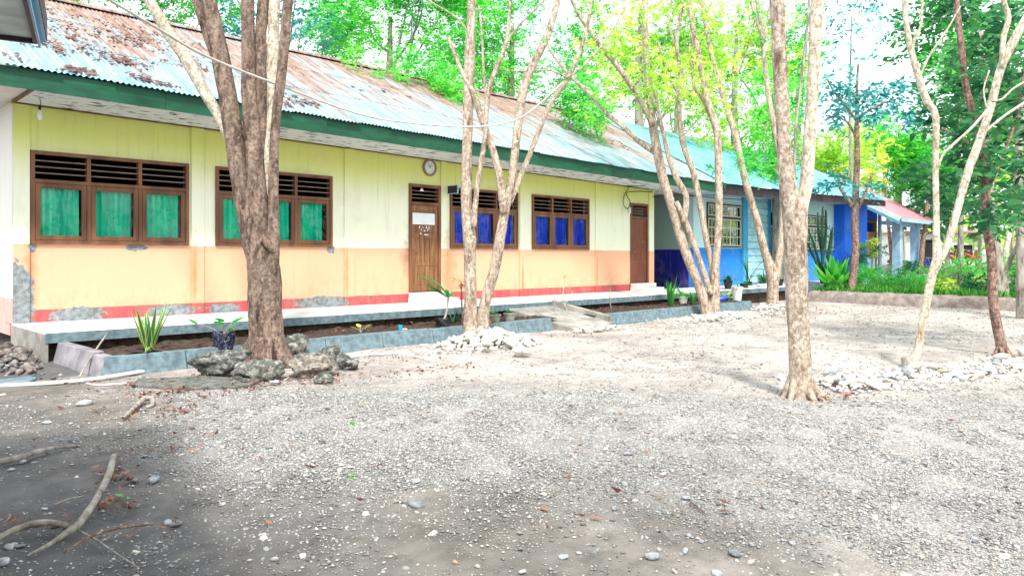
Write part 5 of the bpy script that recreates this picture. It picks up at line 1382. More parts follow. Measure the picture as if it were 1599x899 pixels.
heap('stone_heap', 'few pale stones lying at the foot of the concrete ramp', c.x, c.y - .05, .8, .25, .06, 34, .07, .2, seed=7)
# the long row of stones on the right
sr = root('stone_row', gnd(1430, 590), 'long row of white river stones running from the tall tree to the right edge', 'stone row')
rg = random.Random(8)
A_, B_ = gnd(1290, 607), gnd(1640, 572)
for i in range(292):
    t_ = rg.random(); w_ = (.58 - .12 * t_)
    q_ = A_.lerp(B_, t_); nrm = Vector((-(B_ - A_).y, (B_ - A_).x, 0)).normalized(); o_ = rg.gauss(0, .45) * w_
    if nrm.y < 0: nrm = -nrm
    s = rg.uniform(.05, .125) * (1.7 if rg.random() < .08 else 1)
    q_ = q_ + nrm * (o_ + .18); q_.z = max(0, .09 - abs(o_) * .3) * rg.random() + s * .2
    stone(sr, q_, s, STONES if rg.random() < .8 else STONES_C)
sp2 = []
for i in range(1300):
    t_ = rg.random(); q_ = A_.lerp(B_, t_); o_ = rg.gauss(0, .30) * (1 - .3 * t_); nrm = Vector((-(B_ - A_).y, (B_ - A_).x, 0)).normalized()
    if nrm.y < 0: nrm = -nrm
    q_ = q_ + nrm * (o_ + .2); q_.z = max(0, .06 - abs(o_) * .2) * rg.random() + .01; sp2.append(q_)
small_stones(sr, sp2, .025, .07, 5)
for (x_, y_, s) in [(1297, 590, .2), (1315, 594, .2), (1492, 588, .19), (1565, 563, .17), (1598, 556, .2), (1388, 602, .15), (1540, 580, .15)]:
    p_ = gnd(x_, y_); p_.z = .06; stone(sr, p_, s, tilt=.15)

# ================================================================== PIPES, SLABS, BRANCHES ON THE GROUND
pts = [gnd(-60, 606, .03), gnd(0, 602, .03), gnd(80, 598, .03), gnd(150, 591, .03), gnd(220, 580, .03), gnd(300, 567, .03), gnd(345, 560, .03)]
cable('white_pipe', pts, .026, M_PIPE, 'long white plastic pipe lying along the ground before the planter corner', .2, 'pipe')
cable('pipe_offcut', [gnd(135, 598, .015), gnd(155, 601, .015), (gnd(197, 598, .015))], .012, M_PIPE, 'short white pipe offcut lying just before the long pipe', .1, 'pipe')
cable('white_stick', [gnd(548, 556, .02), gnd(590, 552, .02), gnd(628, 551, .03)], .014, M_PIPE, 'thin white stick on the ground right of the mossy rocks', .1, 'stick')
cable('white_stick', [gnd(628, 552, .03), gnd(655, 557, .02), gnd(672, 563, .02)], .012, M_PIPE, 'shorter white stick angled toward the stone heap', .1, 'stick')
cable('leaning_stick', [gnd(122, 592, .0), gnd(140, 560, .22), atY(168, 520, 11.3)], .012, M_BARKG, 'thin grey stick leaning on the planter corner', .1, 'stick')
def flat_slab(name, pix, h, mat, label, cat):
    P = [gnd(*q_) for q_ in pix]; n_ = len(P); m = MB()
    m.add([p_ + Vector((0, 0, -.05)) for p_ in P] + [p_ + Vector((0, 0, h)) for p_ in P], [tuple(range(n_))[::-1], tuple(range(n_, 2 * n_))] + [(i, (i + 1) % n_, n_ + (i + 1) % n_, n_ + i) for i in range(n_)])
    return tag(m.build(name, mat, None, P[0], bevel=.012), label, cat)
M_MOSS = simple('mossy_concrete', (.18, .18, .165), (.07, .075, .065), 12, .9, .15, .5)
flat_slab('concrete_patch', [(-90, 600), (40, 601), (58, 592), (40, 583), (-60, 580)], .025, M_CONC, 'blue-grey flat concrete patch at the left edge behind the white pipe', 'concrete slab')
flat_slab('mossy_slab', [(205, 604), (290, 609), (385, 606), (405, 596), (330, 590), (215, 594)], .03, M_MOSS, 'low mossy concrete slab before the brownish rock', 'concrete slab')
def branch(name, limbs_, mat, label, cat='branch'):
    mb = MB(); b0 = None
    for l_ in limbs_:
        P = []; rr = []
        for (x_, y_, w_, z_) in l_:
            q_ = gnd(x_, y_, z_); P.append(q_); rr.append(w_ * .5 * FPX * (EYE - z_) / (y_ - HOR) / FPX)
        b0 = b0 or P[0].copy(); P2, r2 = spline(P, rr, .03); mb.tube(P2, r2, 9, True, .10)
    return tag(mb.build(name, mat, None, b0, smooth=True), label, cat)
branch('forked_root', [[(178, 712, 9, .04), (170, 740, 10, .05), (158, 765, 10, .05), (143, 790, 11, .05), (125, 815, 12, .05), (112, 826, 12, .04), (85, 845, 8, .02), (42, 868, 4, .0)],
    [(115, 824, 9, .04), (90, 817, 10, .05), (60, 816, 10, .05), (25, 826, 10, .04), (-10, 845, 10, .02), (-60, 880, 9, -.02)]], M_BARKG, 'grey forked root lying across the lower left of the yard')
branch('thin_twig', [[(100, 862, 3, .01), (140, 838, 4, .03), (180, 825, 4, .03), (240, 817, 4, .02)]], M_BARKR, 'thin brown twig crossing right of the forked root')
branch('thin_twig', [[(120, 826, 3, .02), (150, 842, 3, .02), (180, 862, 2, .01), (215, 885, 2, .01)]], M_BARKG, 'thin twig running down right from the fork of the root')
branch('surface_root', [[(-60, 730, 11, .02), (-10, 722, 11, .03), (30, 714, 10, .04), (70, 702, 8, .04), (105, 697, 5, .02), (125, 696, 3, .0)]], M_BARKG, 'stout root surfacing at the left edge of the yard')
branch('small_twig', [[(85, 788, 3, .01), (105, 780, 4, .02), (132, 774, 3, .01)]], M_BARKG, 'small short twig above the forked root')
branch('driftwood_knot', [[(193, 652, 5, .02), (210, 636, 7, .04), (225, 623, 9, .06), (236, 622, 8, .06), (238, 632, 7, .03), (228, 636, 6, .02)]], M_BARKG, 'knotted bit of pale driftwood among dry leaves')
branch('small_twig', [[(1078, 782, 3, .02), (1090, 792, 3, .02), (1103, 802, 2, .01)]], M_BARKR, 'small brown twig by a grey pebble in the lower right half')
branch('small_twig', [[(1030, 826, 2, .01), (1048, 842, 3, .01), (1065, 841, 2, .01)]], M_BARKG, 'small curved dark twig near the bottom right of the middle')
def big_leaf(px, py, L_, mat, tone, label, group=None):
    p_ = gnd(px, py); a = R.uniform(0, 6.28); V = []; F = []; T = []
    ribbon(V, F, T, (0, 0, .015), (math.cos(a), math.sin(a), .25), L_, L_ * .45, .22, tone, 5)
    o = put('fallen_leaf', meshdata('fallen_leaf', np.array(V), np.array(F), mat, True, T), None, p_); tag(o, label, 'leaf', group)
big_leaf(192, 778, .08, L_BRIGHT, .8, 'bright green leaf on brown leaves beside the forked root')
big_leaf(30, 834, .09, L_YELLOW, .9, 'yellow-green leaf in the crook of the root at lower left')
big_leaf(553, 663, .09, L_BRIGHT, .5, 'dark green leaf lying on the gravel below the mossy rocks')
big_leaf(556, 745, .07, L_BRIGHT, .8, 'light green leaf on the gravel in the lower middle')
big_leaf(560, 632, .16, L_YELLOW, .9, 'long yellow leaf on the gravel below the tan rock')
for i, (x_, y_, lb) in enumerate([(508, 692, 'dark brown curled leaf on gravel, left of the middle'), (492, 731, 'brown curled leaf below the dark brown one'), (678, 660, 'orange-brown leaf right of the dark green leaf'), (590, 730, 'small reddish leaf in the mid gravel'),
        (423, 821, 'orange leaf low on the left of the middle'), (855, 800, 'orange leaf on bare soil at bottom middle'), (922, 810, 'bright orange leaf right of the bottom middle'), (1040, 744, 'pale tan leaf on the gravel at lower right'), (1122, 801, 'dark red leaf beside small white stones')]):
    big_leaf(x_, y_, .075, L_RED, [.1, .3, .8, .5, .9, .9, 1, 1, .2][i], lb)

# ================================================================== PLANTS
def rosette(name, base, label, n_, Lmin, Lmax, w, mat, spread_=.35, bend=.12, edge=False, cat='plant', tones=(0, 1)):
    t = root(name, base, label, cat); specs = []
    for i in range(n_):
        a = 6.28 * i / n_ + R.uniform(-.4, .4); s = R.uniform(.3, 1) * spread_
        specs.append((tuple(Vector(base) + Vector((math.cos(a) * .03, math.sin(a) * .03, 0))), (math.cos(a) * s, math.sin(a) * s, 1), R.uniform(Lmin, Lmax), w * R.uniform(.8, 1.2), bend * R.uniform(.3, 1.6), R.uniform(*tones)))
    blades('leaves', mat, t, specs, edge); return t
def gz_(px, py, Y, z): p_ = atY(px, py, Y); p_.z = z; return p_
SZ = .245
p_ = gz_(232, 540, 10.95, SZ)
sn = rosette('snake_plant', p_, 'yellow-edged snake plant in the near planter by the corner', 24, .42, .80, .08, L_SNAKE, .50, .10, True, tones=(0, .5))
specs = [(tuple(p_ + Vector((.02, -.1, .0))), (-.35, -.6, .55), .5, .08, .55, .5)]
blades('drooping_leaf', L_SNAKE, sn, specs, True)
p_ = gz_(1047, 470, 11.0, SZ)
rosette('snake_plant', p_, 'tall green spiky plant in the far planter before the dark blue wall', 12, .5, 1.0, .08, L_MID, .35, .05)
p_ = gz_(1082, 470, 11.2, SZ)
rosette('spiky_plant', p_, 'low spiky plant just left of the clustered stems', 10, .35, .65, .06, L_MID, .7, .2)

def pot(parent, base, r0, r1, h, mat, n_=18):
    MB().lathe(base, [(r0, 0), (r1 * .96, h * .85), (r1 * 1.06, h * .86), (r1 * 1.06, h), (r1 * .9, h), (r1 * .86, h * .9), (.01, h * .88)], n_).build('pot', mat, parent, smooth=False)
def bag(parent, base, r_, h, mat):
    b0 = Vector(base); m = MB(); n_ = 18; V = []; F = []
    for j in range(6):
        t_ = j / 5
        for k in range(n_):
            a = 6.28 * k / n_; rr = r_ * (.85 + .2 * t_) * (1 + .07 * math.sin(3 * a + j) + .05 * math.sin(7 * a + 2 * j)); z_ = h * t_ + (.025 * math.sin(4 * a) + .012 * math.sin(9 * a) if j == 5 else 0)
            V.append(b0 + Vector((rr * math.cos(a), rr * math.sin(a), z_)))
    for j in range(5):
        for k in range(n_): F.append((j * n_ + k, j * n_ + (k + 1) % n_, (j + 1) * n_ + (k + 1) % n_, (j + 1) * n_ + k))
    F.append(tuple(range(n_))[::-1]); m.add(V, F).build('grow_bag', mat, parent)
    MB().lathe(b0 + Vector((0, 0, h * .82)), [(r_ * .98, 0), (r_ * .9, .012)], 14).build('soil', M_SOIL, parent)

def broad(parent, base, leaves, mat, name='leaves'):
    """broad oval leaves on stalks: (dx,dy,dz stalk end, length, width, tone)"""
    V, F, T = [], [], []; m = MB(); b0 = Vector(base)
    for (dx, dy, dz, ln, wd, tn) in leaves:
        e_ = b0 + Vector((dx, dy, dz)); P2, r2 = spline([b0, b0.lerp(e_, .5) + Vector((0, 0, .03)), e_], [.008, .006, .004], .05); m.tube(P2, r2, 5)
        h_ = Vector((dx, dy, 0)); h_ = h_.normalized() if h_.length > .01 else Vector((1, 0, 0))
        ribbon(V, F, T, tuple(e_), tuple(h_ * .75 + Vector((R.uniform(-.3, .3), R.uniform(-.3, .3), .55))), ln * 1.7, wd * 2.1, .35, tn, 6)
    m.build('stems', L_CACT if False else M_BARKG, parent)
    put(name, meshdata(name, np.array(V) - np.array(ORG[parent.name]), np.array(F), mat, True, T), parent)
p_ = gz_(349, 540, 10.58, .22)
bp = root('bagged_plant', p_, 'glossy broad-leaved seedling in a speckled black bag left of the big trunk', 'potted plant')
bag(bp, p_, .155, .25, M_BAG)
broad(bp, p_ + Vector((0, 0, .2)), [(.10, -.08, .18, .17, .09, .6), (.05, -.03, .10, .15, .08, .9), (-.02, -.02, .2, .13, .07, .3), (.0, .05, .14, .14, .07, .5), (.13, -.10, .12, .14, .08, .7), (-.28, .22, .16, .13, .07, .8), (.03, -.02, .03, .1, .06, 1)], L_MID)
p_ = gz_(563, 520, 10.9, SZ)
sp_ = root('seedling', p_, 'small light green seedling in the near planter right of the big trunk', 'plant'); broad(sp_, p_, [(.05, -.03, .08, .09, .05, 1), (-.05, .03, .07, .09, .05, .9), (.02, .05, .1, .08, .05, 1), (.07, -.06, .12, .07, .04, .9)], L_YELLOW)
p_ = gz_(625, 513, 10.75, SZ)
cp = root('plastic_cup', p_, 'crumpled pale blue plastic cup lying in the near planter', 'cup'); MB().lathe(p_, [(.03, 0), (.045, .09), (.048, .095), (.042, .09), (.028, .01)], 12).build('cup_body', M_TURQ, cp); MB().lathe(p_ + Vector((.09, -.01, 0)), [(.02, 0), (.05, .02), (.045, .03)], 10).build('lid', M_PAPER, cp)

# bending palm-like cutting in a black bag
p_ = gz_(692, 512, 10.75, SZ)
pm = root('bagged_palm', p_, 'leaning palm cutting with feathery fronds in a black bag left of the pale tree', 'potted plant')
bag(pm, p_, .15, .17, M_BLACK)
top = atY(700, 464, 10.85)
m = MB(); P2, r2 = spline([p_ + Vector((0, 0, .1)), p_.lerp(top, .5) + Vector((.02, 0, 0)), top], [.022, .018, .014], .05); m.tube(P2, r2, 8, True, .05); m.build('stem', M_BARKG, pm)
def frond(V, F, T, base, tip, sag, n_, ln, wd, tone):
    b0, t0 = Vector(base), Vector(tip)
    for i in range(n_):
        t_ = (i + 1) / n_; c_ = b0.lerp(t0, t_) + Vector((0, 0, sag * math.sin(t_ * math.pi)))
        d_ = (t0 - b0).normalized(); s_ = d_.cross(Vector((0, 0, 1))).normalized()
        for sg_ in (-1, 1):
            ribbon(V, F, T, tuple(c_), tuple(s_ * sg_ + d_ * .7 + Vector((0, 0, -.35))), ln * math.sin(.25 + t_ * 2.6), wd, .25, tone + R.uniform(-.2, .2), 3)
V, F, T = [], [], []
frond(V, F, T, top, atY(655, 430, 10.6), .10, 30, .20, .05, .4)
frond(V, F, T, top, atY(668, 445, 11.0), .04, 22, .17, .045, .3)
for k in range(6): ribbon(V, F, T, tuple(top), (R.uniform(-.3, .5), R.uniform(-.4, .4), .6), R.uniform(.22, .4), .09, .5, R.uniform(.4, 1), 5)
put('fronds', meshdata('fronds', np.array(V) - np.array(ORG[pm.name]), np.array(F), L_MID, True, T), pm)
p_ = gz_(722, 500, 11.1, SZ)
cr_ = root('copper_shrub', p_, 'spindly shrub with copper-orange leaf tuft left of the pale trunk', 'plant')
tp = atY(720, 440, 11.1); m = MB(); P2, r2 = spline([p_, p_.lerp(tp, .5), tp], [.02, .014, .01], .06); m.tube(P2, r2, 7); m.build('stem', M_BARKR, cr_)
V, F, T = [], [], []
for k in range(30): ribbon(V, F, T, tuple(tp + Vector((R.gauss(0, .05), R.gauss(0, .05), R.uniform(-.15, .06)))), (R.gauss(0, 1), R.gauss(0, 1), .35), R.uniform(.14, .30), .06, .45, R.random(), 4)
put('leaves', meshdata('leaves', np.array(V) - np.array(ORG[cr_.name]), np.array(F), L_CROT, True, T), cr_)
rosette('spiky_plant', gz_(709, 497, 11.2, SZ), 'dark spiky plant beside the black bag', 9, .25, .45, .05, L_DARK, .9, .2)
for (px_, py_, Y_, lb, mt, pt_) in [(772, 500, 10.75, 'green rosette in a cloudy plastic tub right of the pale trunk', L_BRIGHT, M_CONCP), (796, 497, 10.8, 'small shrub in a round grey pot at the right end of the near planter', L_MID, M_TERRA)]:
    p_ = gz_(px_, py_, Y_, SZ); t = root('potted_plant', p_, lb, 'potted plant'); pot(t, p_, .09, .13, .16, pt_)
    V, F, T = [], [], []
    for k in range(18): ribbon(V, F, T, tuple(p_ + Vector((0, 0, .16))), (R.gauss(0, 1), R.gauss(0, 1), .8), R.uniform(.1, .22), .045, .3, R.random(), 4)
    put('leaves', meshdata('leaves', np.array(V) - np.array(ORG[t.name]), np.array(F), mt, True, T), t)
rosette('dry_tuft', gz_(765, 503, 10.7, SZ), 'dry drooping grassy tuft between the pale trunk and the tub', 12, .2, .32, .03, L_CROT, 1.3, .6, tones=(.3, .6))
# sparse cuttings in the far planter
for (px_, top_, col_, lb, lf, bm_) in [(866, 462, M_BARKG, 'short pale cutting with two green leaves in the far planter', L_BRIGHT, 0), (882, 432, M_BARKP, 'curved bare stem topped by a few coppery leaves in the far planter', L_CROT, .12), (953, 446, M_BARKG, 'straight thin green cutting in the far planter below the second door', L_MID, .03)]:
    p_ = gz_(px_, 480, 11.3, SZ); tp = atY(px_, top_, 11.3); t = root('cutting', p_, lb, 'plant', 'cuttings in the far planter'); m = MB()
    P2, r2 = spline([p_ + Vector((bm_, 0, 0)), p_.lerp(tp, .4) + Vector((-bm_ * .5, 0, 0)), tp], [.018, .015, .008], .05); m.tube(P2, r2, 7, True, .08)
    if bm_ > .1:
        Q, q2 = spline([p_.lerp(tp, .25), p_.lerp(tp, .45) + Vector((.15, 0, 0)), p_.lerp(tp, .6) + Vector((.3, 0, 0))], [.012, .009, .006], .05); m.tube(Q, q2, 6, True, .05)
    m.build('stem', col_, t); V, F, T = [], [], []
    for k in range(7): ribbon(V, F, T, tuple(tp), (R.gauss(0, 1), R.gauss(0, .5), .3), R.uniform(.06, .13), .045, .3, R.random(), 4)
    put('leaves', meshdata('leaves', np.array(V) - np.array(ORG[t.name]), np.array(F), lf, True, T), t)
# pots and shrubs round the far planter
def potted(px_, py_, Y_, z_, r_, h_, pm_, lm, nl, ll_, lw_, lb, sprd=1.0, bend=.35, name='potted_plant'):
    p_ = gz_(px_, py_, Y_, z_); t = root(name, p_, lb, 'potted plant')
    if pm_: pot(t, p_, r_ * .7, r_, h_, pm_)
    V, F, T = [], [], []
    for k in range(nl): ribbon(V, F, T, tuple(p_ + Vector((R.gauss(0, .03), R.gauss(0, .03), h_ * .9 if pm_ else 0))), (R.gauss(0, 1) * sprd, R.gauss(0, 1) * sprd, 1), R.uniform(.5, 1) * ll_, lw_, bend, R.random(), 5)
    put('leaves', meshdata('leaves', np.array(V) - np.array(ORG[t.name]), np.array(F), lm, True, T), t); return t
potted(1067, 462, 11.4, SZ, .14, .2, M_WHITE, L_BRIGHT, 22, .55, .09, 'leafy plant in a yellowed white pot left of the clustered stems')
potted(1134, 463, 11.6, SZ, .14, .2, None, L_YELLOW, 34, .5, .12, 'bushy yellow-green shrub right of the clustered stems', 1.0)
potted(1137, 440, 12.3, .5, .15, .28, M_BLACK, L_DARK, 22, .7, .10, 'dark long-leaved plant against the bright blue wall', .9, .6)
potted(1151, 466, 11.0, SZ, .17, .42, M_WHITE, L_MID, 12, .4, .05, 'small plant in stacked white buckets at the end of the far planter')
potted(1162, 463, 12.4, .4, .15, .25, M_BLACK, L_MID, 10, .5, .05, 'wispy plant in a black pot before the cyan boards')
potted(1174, 463, 12.2, .3, .17, .28, M_WHITE, L_DARK, 12, .35, .05, 'low plant in a small white tapered pot')
potted(1191, 463, 12.2, .3, .24, .33, M_WHITE, L_DARK, 34, .75, .07, 'dark spiky plant in a wide white pot left of the forked tree', .6, .15)
potted(1168, 460, 12.6, .5, .14, .2, M_BLACK, L_DARK, 14, 2.0, .05, 'tall arching dark fern before the cyan boards', .35, .4)
bb = root('blue_bag', gz_(1127, 478, 11.0, SZ), 'crumpled bright blue plastic bag in the far planter', 'bag'); b0 = ORG[bb.name]
bm_ = stone_mesh('sack', M_BLUEB, 91, 3, .10, .5, 1.2); o = put('sack', bm_, bb); o.scale = (.45, .4, .4); o.location = (0, 0, .09)
MB().tube([b0 + Vector((.1, -.05, .1)), b0 + Vector((.16, -.08, .2)), b0 + Vector((.2, -.1, .17))], [.03, .035, .01], 7).build('knot', M_BLUEB, bb)
# pots and things before the blue building, right part
potted(1215, 462, 12.4, .45, .2, .3, M_BLACK, L_MID, 16, .5, .06, 'pot plant half hidden behind the forked tree foot')

# cactus clump, giant round-leaved shrub, turquoise cabinet
p_ = gz_(1284, 452, 12.2, 0)
ct = root('tall_cactus', p_, 'tall many-armed cactus before the grilled window of the blue building', 'cactus')
m = MB(); Zc = zof(1284, 12.2)
for (pts_) in [[(1284, 455), (1281, 420), (1272, 385), (1262, 358)], [(1284, 455), (1284, 400), (1284, 350), (1285, 322)], [(1285, 440), (1292, 400), (1297, 372), (1298, 360)], [(1283, 440), (1275, 410), (1266, 392), (1262, 380)], [(1284, 410), (1289, 370), (1290, 335), (1289, 328)], [(1284, 400), (1279, 370), (1277, 345), (1277, 332)], [(1287, 425), (1295, 395), (1298, 380), (1300, 355)]]:
    P = [atZ(a, b_, Zc + R.uniform(-.15, .15)) for a, b_ in pts_]; P2, r2 = spline(P, [.06, .055, .05, .03], .12); m.tube(P2, r2, 10, True, .14)
m.build('arms', L_CACT, ct, tone=[R.random() for _ in m.f])
put_foliage('leaflets', L_DARK, ct, [((q2.x, q2.y, q2.z), .25, 1) for q2 in [atZ(1262, 378, Zc), atZ(1296, 372, Zc), atZ(1298, 362, Zc), atZ(1270, 392, Zc), atZ(1292, 388, Zc)]], 60, .10, seed=71, tw=.15, leaves_per_twig=5)
potted(1305, 452, 11.6, .1, .2, .3, None, L_BRIGHT, 70, 2.0, .36, 'large rounded shrub of upright bright green leaves right of the cactus', .34, .16, 'broad_leaf_shrub')
potted(1293, 452, 11.7, .1, .2, .3, None, L_DARK, 9, 1.0, .40, 'dark broad-leaved plant between the cactus and the bright green shrub', .7, .3, 'broad_leaf_shrub')
q_ = gz_(1349, 440, 12.6, 0)
cb = root('turquoise_cabinet', q_, 'small turquoise cabinet on legs standing before the wooden door', 'cabinet')
MB().box(q_.x - .5, q_.y - .3, 1.0, q_.x + .5, q_.y + .3, 1.55).build('body', M_TURQ, cb, bevel=.02)
for sx in (-1, 1):
    MB().box(q_.x + .25 * sx - .22, q_.y - .325, 1.05, q_.x + .25 * sx + .22, q_.y - .301, 1.5).build('door', M_PALEB, cb, bevel=.01)
    for sy in (-1, 1): MB().box(q_.x + sx * .44 - .03, q_.y + sy * .24 - .03, .45, q_.x + sx * .44 + .03, q_.y + sy * .24 + .03, 1.0).build('leg', M_NAVY, cb)
MB().box(q_.x - .48, q_.y - .28, .7, q_.x + .48, q_.y + .28, .73).build('shelf', M_NAVY, cb)
for (px_, c_) in ((1262, M_CONC), (1314, M_PALEB), (1344, M_PALEB)):
    q_ = gz_(px_, 455, 11.9, 0)
    lb = {1262: 'grey concrete block planter at the foot of the cactus', 1314: 'pale blue block planter under the bright green shrub', 1344: 'pale blue block planter below the turquoise cabinet'}[px_]
    t = root('block_planter', q_, lb, 'planter')
    MB().box(q_.x - .55, q_.y - .22, 0, q_.x + .55, q_.y + .22, .62).build('box', c_, t, bevel=.02)
    MB().box(q_.x - .47, q_.y - .16, .6, q_.x + .47, q_.y + .16, .63).build('soil', M_SOIL, t)

# earth bank, raised grass behind it
E0, E1 = gnd(1262, 471), gnd(1640, 488)
dir_ = (E1 - E0).normalized(); nr_ = Vector((-dir_.y, dir_.x, 0)); 
if nr_.dot(Vector((CF, SF, 0))) < 0: nr_ = -nr_
V = []; F = []; n_ = 90; prof = [(-.05, -.1), (.0, .12), (.06, .30), (.16, .37), (.5, .38), (3.0, .42), (30, .45)]
for i in range(n_ + 1):
    c_ = E0 + (E1 - E0) * (i / n_) * 3.0
    for (o_, z_) in prof: V.append(c_ + nr_ * (o_ + R.gauss(0, .03)) + Vector((0, 0, z_ + R.gauss(0, .018))))
K = len(prof)
for i in range(n_):
    for j in range(K - 1): F.append((i * K + j, i * K + j + 1, (i + 1) * K + j + 1, (i + 1) * K + j))
M_BANK = simple('earth_bank_soil', (.36, .30, .28), (.20, .16, .15), 5, .95, .1, .9, bdist=.04)
bank = MB(); bank.add(V, F); bk = bank.build('earth_bank', M_BANK, None, E0, smooth=True); bk['kind'] = 'structure'
# grass and low shrubs on the bank
rsg = np.random.RandomState(12); ngr = 15000
tt = rsg.uniform(.0, 2.2, ngr); oo = rsg.uniform(.15, 1, ngr) ** 1.8 * 9 + .1
gx_ = E0.x + (E1 - E0).x * tt + nr_.x * oo; gy_ = E0.y + (E1 - E0).y * tt + nr_.y * oo
okk = ~((gy_ > 11.8) & (gx_ < 39.6)); gx_, gy_ = gx_[okk], gy_[okk]; ngr = len(gx_)
H = rsg.uniform(.07, .26, ngr) * (1 + .5 * np.sin(gx_ * 1.3) * np.sin(gy_ * 1.1)); a = rsg.uniform(0, 6.28, ngr); W = rsg.uniform(.012, .03, ngr)
B = np.stack([gx_, gy_, np.full(ngr, .36)], 1); s_ = np.stack([np.cos(a) * W, np.sin(a) * W, np.zeros(ngr)], 1); ln_ = np.stack([np.cos(a * 3) * H * .4, np.sin(a * 3) * H * .4, H], 1)
V = np.stack([B - s_, B + s_, B + ln_ * .6 + s_ * .7, B + ln_ * .6 - s_ * .7, B + ln_ + np.stack([np.cos(a * 3) * H * .15, np.sin(a * 3) * H * .15, -.02 * H], 1)], 1).reshape(-1, 3)
i0 = np.arange(ngr) * 5
F = np.concatenate([np.stack([i0, i0 + 1, i0 + 2], 1), np.stack([i0, i0 + 2, i0 + 3], 1), np.stack([i0 + 3, i0 + 2, i0 + 4], 1)])
T = np.tile(rsg.uniform(0, 1, ngr), 3)
gr = put('grass', meshdata('grass', V, F, L_GRASS, False, T)); gr['kind'] = 'stuff'
def shrub(px_, Z_, r_, h_, mat, lb, seed, size=.12, per=160, n_=6, x_spread=1.0):
    b_ = atZ(px_, 402, Z_); b_.z = .36; t = root('shrub', b_, lb, 'shrub', None)
    rg = random.Random(seed)
    cl_ = [((b_.x + rg.gauss(0, r_ * x_spread) * CF, b_.y - rg.gauss(0, r_) * SF, .36 + rg.uniform(.15, 1) * h_), r_ * .55, 1) for _ in range(n_)]
    m = MB()
    for c_ in cl_: m.tube([b_, b_.lerp(Vector(c_[0]), .5) + Vector((0, 0, .1)), Vector(c_[0])], [.02, .015, .006], 5)
    m.build('stems', M_BARKG, t); put_foliage('leaves', mat, t, cl_, per, size, tw=.25, seed=seed, leaves_per_twig=8)
for a in [(1372, 30, .6, .7, L_BRIGHT, 'bright green shrub below the porch corner'), (1392, 31, .6, .5, L_MID, 'mid green shrub before the first porch pillar'), (1362, 33, .5, 1.6, L_DARK, 'tall dark thorny shrub right of the turquoise cabinet'),
          (1360, 34, .35, 2.0, L_YELLOW, 'yellowish shrub top before the wooden door'), (1420, 27.5, .5, .4, L_BRIGHT, 'low leafy shrub between the porch and the forked pale tree'), (1440, 29, .6, .5, L_MID, 'low dark green shrub just left of the forked pale tree'),
          (1475, 30, .8, .9, L_BRIGHT, 'light green shrub right of the forked pale tree'), (1505, 31, 1.0, .75, L_BRIGHT, 'tall sunlit shrub below the motorbikes'), (1520, 25.5, .7, .55, L_YELLOW, 'variegated yellow-green shrub left of the thick grey trunk'),
          (1536, 24.5, .45, .5, L_DARK, 'dark small shrub at the foot of the thick grey trunk'), (1585, 24, .7, 1.2, L_BRIGHT, 'bright green hedge-like shrub right of the thick grey trunk'), (1610, 23, .8, 1.0, L_MID, 'leafy shrub at the right edge'),
          (1345, 29, .5, .4, L_BRIGHT, 'low grassy shrub below the turquoise cabinet'), (1408, 36, .5, 1.0, L_DARK, 'dark flowering bush between the porch pillars')]:
    shrub(*a, seed=int(a[0]))

# far pale wall, terrace and parked motorbikes
q_ = atZ(1510, 402, 58); tr = root('terrace', (q_.x, q_.y, 0), 'raised pale terrace slab behind the shrubs', 'terrace')
MB().bar(atZ(1380, 402, 66) * 1 + Vector((0, 0, -1.05)), atZ(1640, 402, 46) + Vector((0, 0, -1.05)), 16, 1.0).build('slab', M_CONCP, tr)
def motorbike(px_, Z_, z0, ang, lb, col):
    c_ = atZ(px_, 402, Z_); c_.z = z0; t = root('motorbike', c_, lb, 'motorbike', 'motorbikes parked beyond the shrubs'); ux = Vector((math.cos(ang), math.sin(ang), 0)); uy = Vector((-ux.y, ux.x, 0))
    P = lambda a, b_, z: c_ + ux * a + uy * b_ + Vector((0, 0, z))
    for wx in (-.62, .62):
        for (nm, rr, th, mt) in (('tyre', .27, .05, M_BLACK), ('rim', .19, .018, M_METAL)):
            m = MB(); pts_ = [P(wx + rr * math.cos(6.2832 * k / 20), 0, .3 + rr * math.sin(6.2832 * k / 20)) for k in range(21)]; m.tube(pts_, th, 7, False); m.build(nm, mt, t)
    body = MB(); P2, r2 = spline([P(-.75, 0, .78), P(-.4, 0, .72), P(-.05, 0, .55), P(.25, 0, .5), P(.42, 0, .75)], [.08, .14, .13, .12, .10], .08); body.tube(P2, r2, 10); body.build('body', col, t, smooth=True)
    sh = MB(); P2, r2 = spline([P(.36, 0, .42), P(.45, 0, .7), P(.42, 0, .98)], [.16, .18, .08], .08); sh.tube(P2, r2, 10); sh.build('leg_shield', col, t, smooth=True)
    se = MB(); P2, r2 = spline([P(-.62, 0, .86), P(-.3, 0, .84), P(.05, 0, .8)], [.08, .12, .07], .08); se.tube(P2, r2, 8); se.build('seat', M_BLACK, t, smooth=True)
    hb = MB(); hb.tube([P(.28, -.33, 1.02), P(.38, -.12, 1.05), P(.38, .12, 1.05), P(.28, .33, 1.02)], .018, 6); hb.tube([P(.62, 0, .3), P(.40, 0, 1.05)], .025, 6); hb.build('handlebar', M_METAL, t)
    MB().tube([P(.44, 0, .95), P(.54, 0, .95)], [.08, .07], 10).build('headlight', M_WHITE, t)
    MB().tube([P(-.2, .15, .28), P(-.75, .17, .36)], [.03, .045], 8).build('exhaust', M_METAL, t)
    MB().tube([P(-.05, 0, .35), P(.1, 0, .28)], [.12, .12], 8).build('engine', M_METAL, t)
    MB().tube([P(.48, 0, .55), P(.66, 0, .60), P(.85, 0, .48)], [.03, .07, .03], 7).build('mudguard', col, t)
motorbike(1517, 47, 1.0, PHI - 1.2, 'orange-red parked motorbike nearest the pale orange trunk', M_OR)
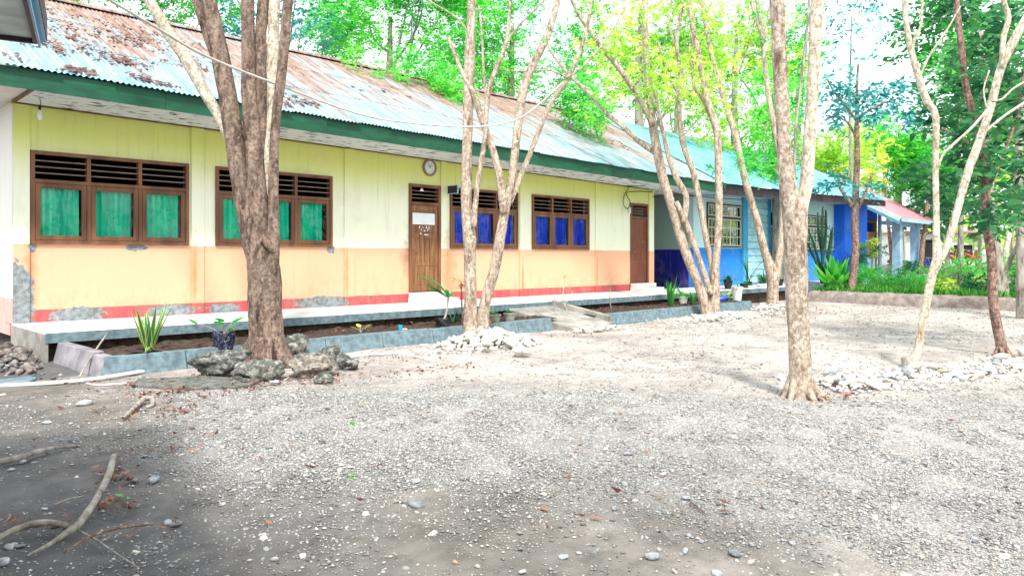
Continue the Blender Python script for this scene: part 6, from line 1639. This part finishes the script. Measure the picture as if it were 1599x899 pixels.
motorbike(1506, 49, 1.0, PHI - 1.0, 'orange parked motorbike in the middle of the row', M_OR)
motorbike(1487, 50, 1.0, PHI - 1.3, 'orange and white parked motorbike at the left end of the row', M_OR)
motorbike(1400, 52, .5, PHI - 1.3, 'dark parked motorbike glimpsed between the porch pillars', M_BLACK)
motorbike(1443, 48, .5, PHI - .9, 'dark parked motorbike right of the porch pillars', M_BLUEB)
q_ = atZ(1448, 402, 56)
hut = root('far_shed', (q_.x, q_.y, 0), 'small white shed with a dark doorway and red-edged roof right of the porch', 'shed')
def hb_(a0, a1, b0, b1, z0, z1, nm, mt):
    ux = Vector((SF, -CF, 0)); uy = Vector((CF, SF, 0)); m = MB(); g_ = lambda a, b_, z: Vector((q_.x, q_.y, 0)) + ux * a + uy * b_ + Vector((0, 0, z))
    m.add([g_(a0, b0, z0), g_(a1, b0, z0), g_(a1, b1, z0), g_(a0, b1, z0), g_(a0, b0, z1), g_(a1, b0, z1), g_(a1, b1, z1), g_(a0, b1, z1)],
        [(0, 3, 2, 1), (4, 5, 6, 7), (0, 1, 5, 4), (1, 2, 6, 5), (2, 3, 7, 6), (3, 0, 4, 7)]).build(nm, mt, hut)
hb_(-1.6, 4.6, 0, 4, 0, 3.4, 'wall', M_WHITE); hb_(-.8, .7, -.03, 0, .5, 2.9, 'doorway', M_DARK); hb_(-2.0, 5, -.6, 4.4, 3.4, 3.55, 'roof', M_PINKR); hb_(2, 3.4, -.03, 0, 1.4, 2.5, 'window', M_DARK)
M_PALEW = simple('sunlit_render', (.80, .76, .62), (.70, .66, .5), 3, .8, .2, .1)
a_, b_ = atZ(1300, 402, 74), atZ(1700, 402, 66)
fwl = root('boundary_wall', (a_.x, a_.y, 0), 'long cream boundary wall far behind the shrubs and motorbikes', 'wall')
NB = 8
for i in range(NB):
    p1, p2 = a_.lerp(b_, i / NB), a_.lerp(b_, (i + 1) / NB); p1.z = p2.z = 1.7
    MB().bar(p1, p2, .2, 3.4).build('wall_bay', M_PALEW, fwl)
    p1.z = 1.8; MB().bar(p1 - Vector((0, 0, 1.8)), p1 + Vector((0, 0, 1.9)), .45, .45, (1, 0, 0)).build('pier', M_PALEW, fwl)

print('objects', len(bpy.data.objects), 'tris', sum(len(me.polygons) for me in bpy.data.meshes))
